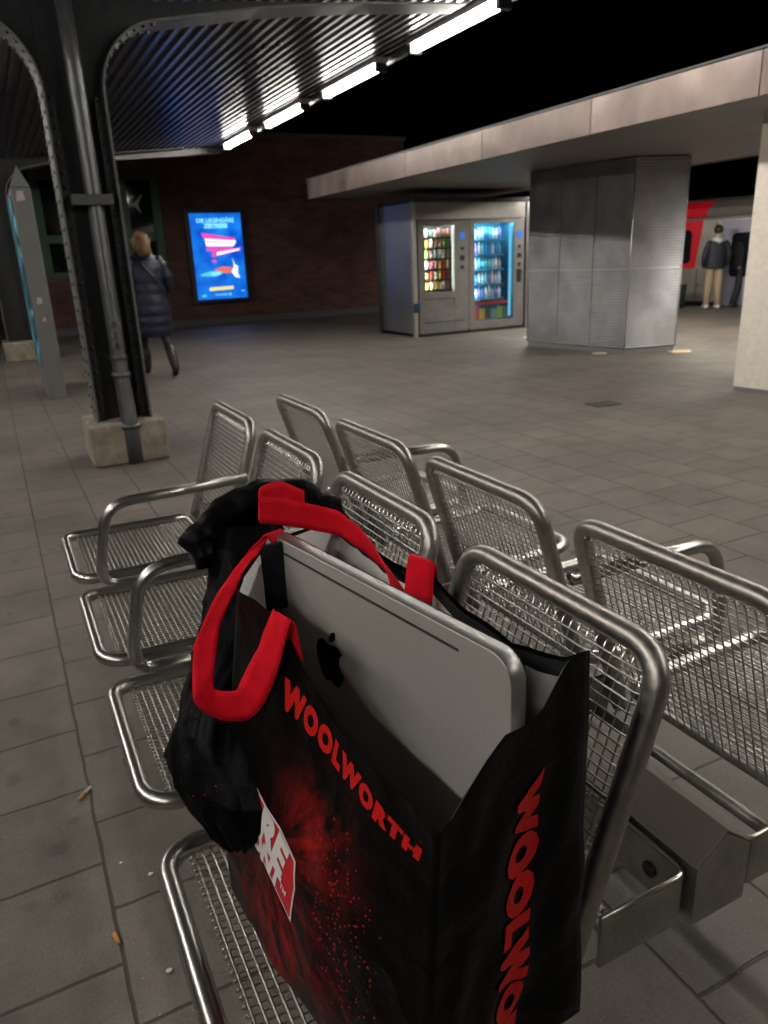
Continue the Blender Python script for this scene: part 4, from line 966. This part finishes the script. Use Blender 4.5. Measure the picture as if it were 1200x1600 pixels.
# z, centre, half length, half thickness, heading of the long axis
secs = [(.615, .160, .775, .014, .012, -1.1), (.64, .157, .785, .048, .028, -1.1), (.665, .152, .80, .080, .034, -1.12), (.695, .149, .815, .096, .036, -1.12), (.72, .157, .83, .082, .038, -1.12), (.745, .170, .85, .064, .042, -1.1), (.775, .192, .90, .055, .048, -.9),
        (.82, .237, .98, .050, .052, -.5), (.87, .268, 1.03, .050, .055, -.2), (.92, .285, 1.06, .052, .05, 0), (.945, .30, 1.075, .052, .03, 0)]
rows = []
NB = 60
def fold(q): return 1 - abs(noise.noise(q)) * 2
for i in range(71):
    q = i / 70 * (len(secs) - 1); k = min(int(q), len(secs) - 2); t = q - k; t = t * t * (3 - 2 * t) * .5 + t * .5
    z, cx_, cy_, rx, ry, th = [lerp(a, b, t) for a, b in zip(secs[k], secs[k + 1])]
    row = []
    for j in range(NB):
        a = 2 * PI * j / NB; ca, sa = math.cos(a), math.sin(a); e = 1.15 if z < .8 else .85
        px = math.copysign(abs(ca) ** e, ca) * rx; py_ = math.copysign(abs(sa) ** e, sa) * ry
        d = .007 * fold(Vector((ca * 2.2, sa * 2.2, z * 11))) + .004 * fold(Vector((ca * 6 + z * 20, sa * 6, z * 24))) - .004
        px += ca * d; py_ += sa * d
        row.append(Vector((cx_ + px * math.cos(th) - py_ * math.sin(th), cy_ + px * math.sin(th) + py_ * math.cos(th), z + .008 * noise.noise(Vector((ca * 3, sa * 3, z * 9 + 4))))))
    rows.append(row)
g = MB(); g.grid(rows, True, True); g.add(rows[0], [tuple(range(NB))]); pbody = build('body', g, M['plainbag'], pb)
def speck_mat():
    m = M['plainbag'].copy(); m.name = 'black_plastic_with_red_specks'; t, p = nodes(m)
    tc = t.nodes.new('ShaderNodeTexCoord'); v = t.nodes.new('ShaderNodeTexVoronoi'); v.inputs['Scale'].default_value = 190; t.links.new(tc.outputs['Object'], v.inputs['Vector'])
    ds = t.nodes.new('ShaderNodeVectorMath'); ds.operation = 'DISTANCE'; t.links.new(tc.outputs['Object'], ds.inputs[0]); ds.inputs[1].default_value = (.142, .795, .69)
    n = t.nodes.new('ShaderNodeTexNoise'); n.inputs['Scale'].default_value = 60; t.links.new(tc.outputs['Object'], n.inputs['Vector'])
    near = math_node(t, 'LESS_THAN', math_node(t, 'ADD', ds.outputs['Value'], math_node(t, 'MULTIPLY', n.outputs['Fac'], .06)), .055)
    f = math_node(t, 'MULTIPLY', math_node(t, 'LESS_THAN', v.outputs['Distance'], .22), near)
    mx = t.nodes.new('ShaderNodeMixRGB'); t.links.new(f, mx.inputs[0]); mx.inputs[1].default_value = (.0016, .0016, .002, 1); mx.inputs[2].default_value = (.5, .01, .01, 1)
    t.links.new(mx.outputs[0], p.inputs['Base Color']); return m
pbody.data.materials[0] = speck_mat()
# folded-over top
path = [(.215, 1.03, .905), (.212, 1.055, .925), (.240, 1.08, .942), (.285, 1.09, .958), (.335, 1.09, .968), (.385, 1.075, .960), (.425, 1.06, .938), (.452, 1.045, .908)]
pts = []; rs = []
RR = [.018, .024, .025, .026, .028, .028, .024, .014]
for i in range(len(path) - 1):
    for k in range(6):
        t = k / 6; pts.append(Vector(path[i]).lerp(Vector(path[i + 1]), t) + Vector((0, 0, .004 * noise.noise(Vector((i + t, 2, 3)) * 2)))); rs.append(lerp(RR[i], RR[i + 1], t) * (1 + .18 * noise.noise(Vector((i + t, 5, 1)) * 1.7)))
g = MB(); g.tube(pts, .03, 18, rs=rs)
for q in g.v: q += Vector((noise.noise(q * 38), noise.noise(q * 38 + Vector((9, 0, 0))), noise.noise(q * 38 + Vector((0, 9, 0))))) * .009
build('folded_top', g, M['plainbag'], pb)

# ------------------------------------------------------------------ people
def loft(secs, n=20, ridge=0, ridges=0, sq=1.0):
    rows = []; N = len(secs)
    steps = 6
    for i in range((N - 1) * steps + 1):
        q = i / steps; k = min(int(q), N - 2); t = q - k
        z, cx_, cy_, rx, ry = [lerp(a, b, t) for a, b in zip(secs[k], secs[k + 1])]
        b = 1 + ridge * abs(math.sin(q / (N - 1) * PI * ridges)) if ridge else 1
        rows.append([Vector((cx_ + rx * b * math.cos(2 * PI * j / n), cy_ + ry * b * math.sin(2 * PI * j / n), z)) for j in range(n)])
    g = MB(); g.grid(rows, True, True); g.add(rows[0], [tuple(range(n))]); g.add(rows[-1], [tuple(range(n))]); return g
# woman walking away; local +Y is her heading
wm = thing('person', (1.76, 9.80, 0), 'blond woman in a long navy quilted coat and boots walking away past the column', 'person', rz=.05)
sk = [(0, 0, .98), (0, 0, 1.15), (0, .01, 1.32), (0, .03, 1.44), (0, .05, 1.53), (0, .06, 1.63),           # 0-5 spine to head
      (-.15, .02, 1.40), (-.215, -.02, 1.14), (-.17, .12, .98), (.15, .02, 1.40), (.22, -.03, 1.14), (.17, .12, .98),   # arms to pockets
      (-.09, .03, .90), (-.085, .20, .52), (-.08, .24, .12), (-.08, .36, .045),                              # left leg forward
      (.09, -.02, .90), (.115, -.06, .52), (.13, -.33, .16), (.135, -.30, .05), (.135, -.24, .03)]
ed = [(0, 1), (1, 2), (2, 3), (3, 4), (4, 5), (3, 6), (6, 7), (7, 8), (3, 9), (9, 10), (10, 11), (0, 12), (12, 13), (13, 14), (14, 15), (0, 16), (16, 17), (17, 18), (18, 19), (19, 20)]
rd = [(.15, .10), (.13, .09), (.14, .09), (.06, .06), (.05, .05), (.085, .095), .055, .045, .035, .055, .045, .035, .085, .055, .042, .035, .085, .055, .042, .04, .035]
build('body', skin_mesh(sk, ed, rd), M['leggings'], wm, True)
coat = loft([(.50, 0, .01, .225, .185), (.62, 0, .01, .24, .195), (.74, 0, .01, .245, .195), (.86, 0, .0, .235, .185), (1.0, 0, .0, .215, .165), (1.12, 0, 0, .20, .155), (1.25, 0, .0, .215, .15), (1.36, 0, .01, .205, .135), (1.42, 0, .02, .15, .11), (1.49, 0, .035, .085, .085)], 28, .05, 9)
build('coat', coat, M['navy'], wm, True)
for s in (-1, 1):
    g = MB(); pts = [(s * .13, .02, 1.39), (s * .20, .0, 1.33), (s * .255, -.03, 1.14), (s * .25, .04, 1.02), (s * .20, .13, .96)]
    P = fillet(pts, .07, 5); g.tube(P, .07, 14, rs=[lerp(.085, .058, i / (len(P) - 1)) * (1 + .08 * math.sin(i * 1.9)) for i in range(len(P))]); build('sleeve', g, M['navy'], wm, True)
g = MB(); g.tube([(-.12, -.09, 1.43), (-.05, -.155, 1.34), (.08, -.175, 1.16), (.17, -.15, 1.02), (.225, -.06, .93)], .014, 6, flat=.5); build('bag_strap', g, M['black'], wm, True)
g = MB(); g.ball((0, .045, 1.60), .118, .98, 1.02, 1.02, 18, 12, .10, 16)
g.tube([(0, .0, 1.66), (.0, -.02, 1.59), (.005, -.04, 1.53), (.01, -.055, 1.47), (.015, -.06, 1.43)], .07, 18, rs=[.08, .122, .132, .125, .08], flat=.62)
for q in g.v: q += Vector((noise.noise(Vector((q.x * 40, q.y * 40, q.z * 5))), noise.noise(Vector((q.x * 40, q.y * 40, q.z * 5 + 7))), 0)) * .012; build('hair', g, M['blond'], wm, True)
for pts, rs in (([(-.08, .215, .34), (-.08, .235, .20), (-.08, .24, .09), (-.08, .25, .045), (-.08, .33, .04), (-.08, .40, .035)], [.062, .058, .056, .055, .045, .03]),
                ([(.122, -.19, .36), (.128, -.27, .24), (.132, -.33, .15), (.134, -.335, .09), (.135, -.27, .045), (.135, -.20, .03)], [.062, .058, .056, .056, .045, .03])):
    g = MB(); g.tube(fillet(pts, .04, 4), .05, 14, rs=[lerp(rs[0], rs[-1], (i / 18) ** 1.6) for i in range(len(fillet(pts, .04, 4)))]); build('boot', g, M['boot'], wm, True)

def man(loc, rz, label, top, trousers, shoe, stride, hoodie):
    t = thing('person', loc, label, 'person', rz=rz); f, b = stride, -stride
    hz = .84 - .1 * stride
    sk = [(0, 0, .93), (0, 0, 1.08), (0, .0, 1.24), (0, .0, 1.36), (0, .02, 1.44), (0, .035, 1.53),
          (-.16, 0, 1.32), (-.225, -.03, 1.06), (-.20, .10, .87), (.16, 0, 1.32), (.225, -.03, 1.06), (.20, .10, .87),
          (-.085, f * .15, hz), (-.09, f * .55 + .03, .46), (-.10, f * .8, .09), (.085, b * .15, hz), (.09, b * .35 + .02, .46), (.10, b * 1.0, .09)]
    ed = [(0, 1), (1, 2), (2, 3), (3, 4), (4, 5), (3, 6), (6, 7), (7, 8), (3, 9), (9, 10), (10, 11), (0, 12), (12, 13), (13, 14), (0, 15), (15, 16), (16, 17)]
    rd = [(.13, .09), (.125, .09), (.14, .09), (.06, .06), (.052, .052), (.078, .09), .055, .045, .035, .055, .045, .035, .085, .06, .045, .085, .06, .045]
    build('body', skin_mesh(sk, ed, rd), M['skin'], t, True)
    build('jacket', loft([(.80, 0, 0, .185, .13), (.9, 0, 0, .195, .14), (1.08, 0, -.005, .195, .14), (1.22, 0, -.005, .20, .135), (1.31, 0, 0, .175, .11), (1.37, 0, 0, .10, .085), (1.40, 0, 0, .07, .07)], 24, .02, 5), top, t, True)
    for s in (-1, 1):
        P = fillet([(s * .13, 0, 1.32), (s * .19, -.01, 1.26), (s * .245, -.04, 1.05), (s * .225, .06, .90), (s * .17, .12, .87)], .06, 5)
        g = MB(); g.tube(P, .06, 14, rs=[lerp(.072, .055, i / (len(P) - 1)) for i in range(len(P))]); build('sleeve', g, top, t, True)
        ff = f if s < 0 else b; hip = (s * .08, ff * .1, .85); knee = (s * .09, (f * .55 + .03) if s < 0 else (b * .35 + .02), .46); an = (s * .10, f * .8 if s < 0 else b * 1.0, .07)
        g = MB(); P = fillet([(s * .07, 0, .92), hip, knee, an], .08, 6); g.tube(P, .08, 14, rs=[lerp(.10, .068, i / (len(P) - 1)) for i in range(len(P))]); build('trouser_leg', g, trousers, t, True)
        ay = an[1]; g = MB(); g.tube([(s * .10, ay - .07, .045), (s * .10, ay - .03, .055), (s * .10, ay + .06, .05), (s * .105, ay + .15, .038), (s * .105, ay + .19, .03)], .045, 12, rs=[.03, .046, .045, .042, .02]); build('shoe', g, shoe, t, True)
    g = MB(); g.ball((0, .01, 1.575), .092, .95, 1.08, 1.02, 16, 10, .1, 16); build('hair', g, M['darkhair'], t, True)
    if hoodie:
        g = MB(); g.tube([(-.10, .02, 1.40), (-.07, -.07, 1.385), (0, -.10, 1.35), (.07, -.07, 1.385), (.10, .02, 1.40)], .05, 12, rs=[.03, .05, .06, .05, .03]); build('hood', g, M['hood'], t, True)
man((13.62, 11.36, 0), -.55, 'man in dark jacket with pale hood and beige trousers waiting by the train', M['navy2'], M['beige'], M['shoe_w'], .06, True)
man((14.28, 11.32, 0), -1.35, 'man dressed all in black striding beside the train door', mat('black_cloth', (.006, .006, .007), .8), M['leggings'], M['black'], .30, False)

# ------------------------------------------------------------------ train
rz = math.atan2(UD.y, UD.x) - PI / 2
tr = thing('train', tuple(E0 + VD * .08), 'silver and red metro train standing at the right hand platform', 'train', rz=rz)
# local: +Y along the track (away), +X across (away from the platform)
ya, yb = -16, 5.0
prof_t = [(0, .1), (0, 1.78), (.10, 2.02), (.30, 2.16), (.8, 2.25), (2.4, 2.25), (2.6, 2.0), (2.6, .1)]
g = MB(); g.extr([(x, ya, z) for x, z in prof_t], (0, yb - ya, 0)); tb = build('body', g, M['train'], tr, True)
g = MB(); g.extr([(-.006, ya, 1.80), (-.012, ya, 1.84), (-.003, ya, 1.86), (.01, ya, 1.82)], (0, yb - ya, 0)); build('gutter', g, M['edge'], tb, True)
g = MB(); g.box((.08, ya + .1, -.85), (2.5, yb - .1, .098)); build('underframe', g, M['black'], tr, True)
g = MB(); g.extr([(-.008, -.03, .80), (-.008, yb, .80), (-.008, yb, 1.775), (-.008, -.15, 1.775)], (.006, 0, 0)); rdp = build('red_livery', g, M['train_red'], tr, True)
g = MB(); g.extr([(-.008, yb, 1.79), (-.008, -.155, 1.79), (.09, -.20, 2.025), (.09, yb, 2.025)], (-.006, 0, .004)); g.extr([(.09, yb, 2.027), (.09, -.20, 2.027), (.29, -.24, 2.172), (.29, yb, 2.172)], (-.003, 0, .006)); build('red_roof_edge', g, M['train_red'], tr, True)
def rr_box(y0, y1, z0, z1, m, name, par, r=.08, x=-.014, d=.008):
    g = MB(); g.extr([Vector((x, a, b)) for a, b in rrect(lambda a, b: (a, b), y0, y1, z0, z1, r, 5)], (d, 0, 0)); return build(name, g, m, par, True)
rr_box(.09, 1.1, .90, 1.60, M['darkglass'], 'cab_window', rdp, .1)
for y0 in (-2.25, -6.4, -10.6):
    dd = rr_box(y0, y0 + 1.66, .02, 1.76, M['train_door'], 'door', tr, .03, -.03, .028)
    for a in (y0 + .12, y0 + .73): rr_box(a, a + .68, .62, 1.50, M['darkglass'], 'door_window', dd, .1, -.042, .01)
for y0 in (-4.3, -8.4, -12.9): rr_box(y0, y0 + 1.4, .75, 1.5, M['darkglass'], 'window', tr, .1)
g = MB(); g.extr([(-.006, -.25, .85), (-.006, -.15, .85), (-.006, -.15, .97), (-.006, -.25, .97)], (-.004, 0, 0)); build('square_sticker', g, mat('pink_white_sticker', (.7, .3, .28), .5), tb, True)
g = MB(); g.box((-.008, -.46, .12), (-.003, -.445, 1.74)); g.box((-.008, -.10, .12), (-.003, -.085, .78)); build('panel_joint', g, M['black'], tb, True)

# litter bin by the clad pillar
t = thing('litter_bin', (13.32, 12.05, 0), 'dark green litter bin on the far platform edge behind the clad pillar', 'bin')
g = MB(); g.tube([(13.32, 12.05, 0), (13.32, 12.05, .42), (13.32, 12.05, .46)], .2, 18, rs=[.16, .20, .19]); build('body', g, M['bin'], t)
g = MB(); g.tube([(13.32, 12.05, .461), (13.32, 12.05, .49), (13.32, 12.05, .53)], .2, 18, rs=[.21, .21, .08]); build('lid', g, M['bin'], t)

# ------------------------------------------------------------------ litter and one painted light patch on the ground
def butt(x, y, a, label, L=.03, paper=.012):
    t = thing('cigarette_butt', (x, y, .005), label, 'cigarette butt', 'cigarette butts on the paving'); d = Vector((math.cos(a), math.sin(a), 0)); c = Vector((x, y, .0055))
    g = MB(); g.tube([c - d * L / 2, c + d * L / 2], .0045, 10, rs=[.0042, .0046]); build('filter', g, M['filter'], t)
    if paper: g = MB(); g.tube([c + d * (L / 2 + .0005), c + d * (L / 2 + paper), c + d * (L / 2 + paper * 1.2)], .0044, 10, rs=[.0046, .0042, .002]); build('paper_end', g, M['paper'], t)
butt(-.020, 1.822, .85, 'orange cigarette butt with a white paper end on the paving left of the seats', .026, .02)
butt(-.006, 1.318, 1.75, 'short bare cigarette filter lying in the paving joint at the lower left', .03, 0)
def scrap(x, y, r, label, m):
    g = MB(); n = 9; top = []; 
    pts = [(x + r * random.uniform(.6, 1.2) * math.cos(2 * PI * k / n), y + r * random.uniform(.5, 1) * math.sin(2 * PI * k / n)) for k in range(n)]
    g.prism(pts, .004, .004 + min(.012, r * .3)); single('scrap_or_light_patch', g, m, label, 'litter', 'scraps of litter on the platform')
scrap(6.97, 7.50, .10, 'flat beige paper scrap at the foot of the clad pillar corner', mat('beige_paper', (.55, .45, .3), .8))
scrap(7.55, 9.75, .10, 'white paper scrap between the vending machine and the clad pillar', M['paper'])
scrap(7.80, 6.92, .16, 'yellowish reflected light patch modelled as a flat scrap under the right face of the clad pillar', mat('yellow_light_patch', (.6, .46, .26), .8))  # yellowish reflection on the paving, put in as a flat coloured piece
for (x, y, r, c) in ((.09, 1.46, .006, 'pale paper crumb beside the joint below the third seat'), (.035, 1.53, .004, 'tiny white crumb in the joint left of the third seat'), (.075, 1.19, .006, 'white pebble by the nearest seat front')): scrap(x, y, r, c, M['paper'])
g = MB(); g.prism([(4.55, 4.88), (4.82, 4.86), (4.84, 5.06), (4.57, 5.08)], .002, .006); single('drain_cover', g, mat('dark_iron', (.075, .068, .06), .7, .3, var=.4, vscale=30), 'dark square iron drain cover in the paving between bench and plaster pillar', 'drain cover')

# ------------------------------------------------------------------ far end of the platform on the left
t = thing('signal_post', (.42, 30, 0), 'distant signal post with red lights at the far left', 'signal')
g = MB(); g.tube([(.42, 30, 0), (.42, 30, 1.9)], .05, 8); build('post', g, M['column'], t)
for dx, z in ((-.1, 1.62), (.16, 1.66), (.3, 1.5)):
    g = MB(); g.ball((.42 + dx, 29.9, z), .06, 1, .5, 1, 10, 6); build('red_light', g, mat('red_signal_light', (.5, .02, .02), .3, emit=(1, .12, .06), es=4), t)
g = MB(); g.box((.2, 29.92, 1.42), (.85, 30.0, 1.75), .01); build('backboard', g, M['black'], t)
t = thing('lit_sign', (.6, 31, 2.1), 'distant white lit sign strip at the far left beyond the column', 'sign')
g = MB(); g.box((.1, 30.9, 2.30), (1.05, 30.97, 2.55), .01); build('face', g, mat('white_sign_glow', (.8, .8, .8), .4, emit=(1, .95, .95), es=.5), t)
g = MB(); g.box((.05, 30.98, 2.25), (1.1, 31.1, 2.6), .01); build('case', g, M['frame_dark'], t)
for x in (.15, 1.0):
    g = MB(); g.tube([(x, 31.04, 0), (x, 31.04, 2.25)], .04, 8); build('post', g, M['column'], t)
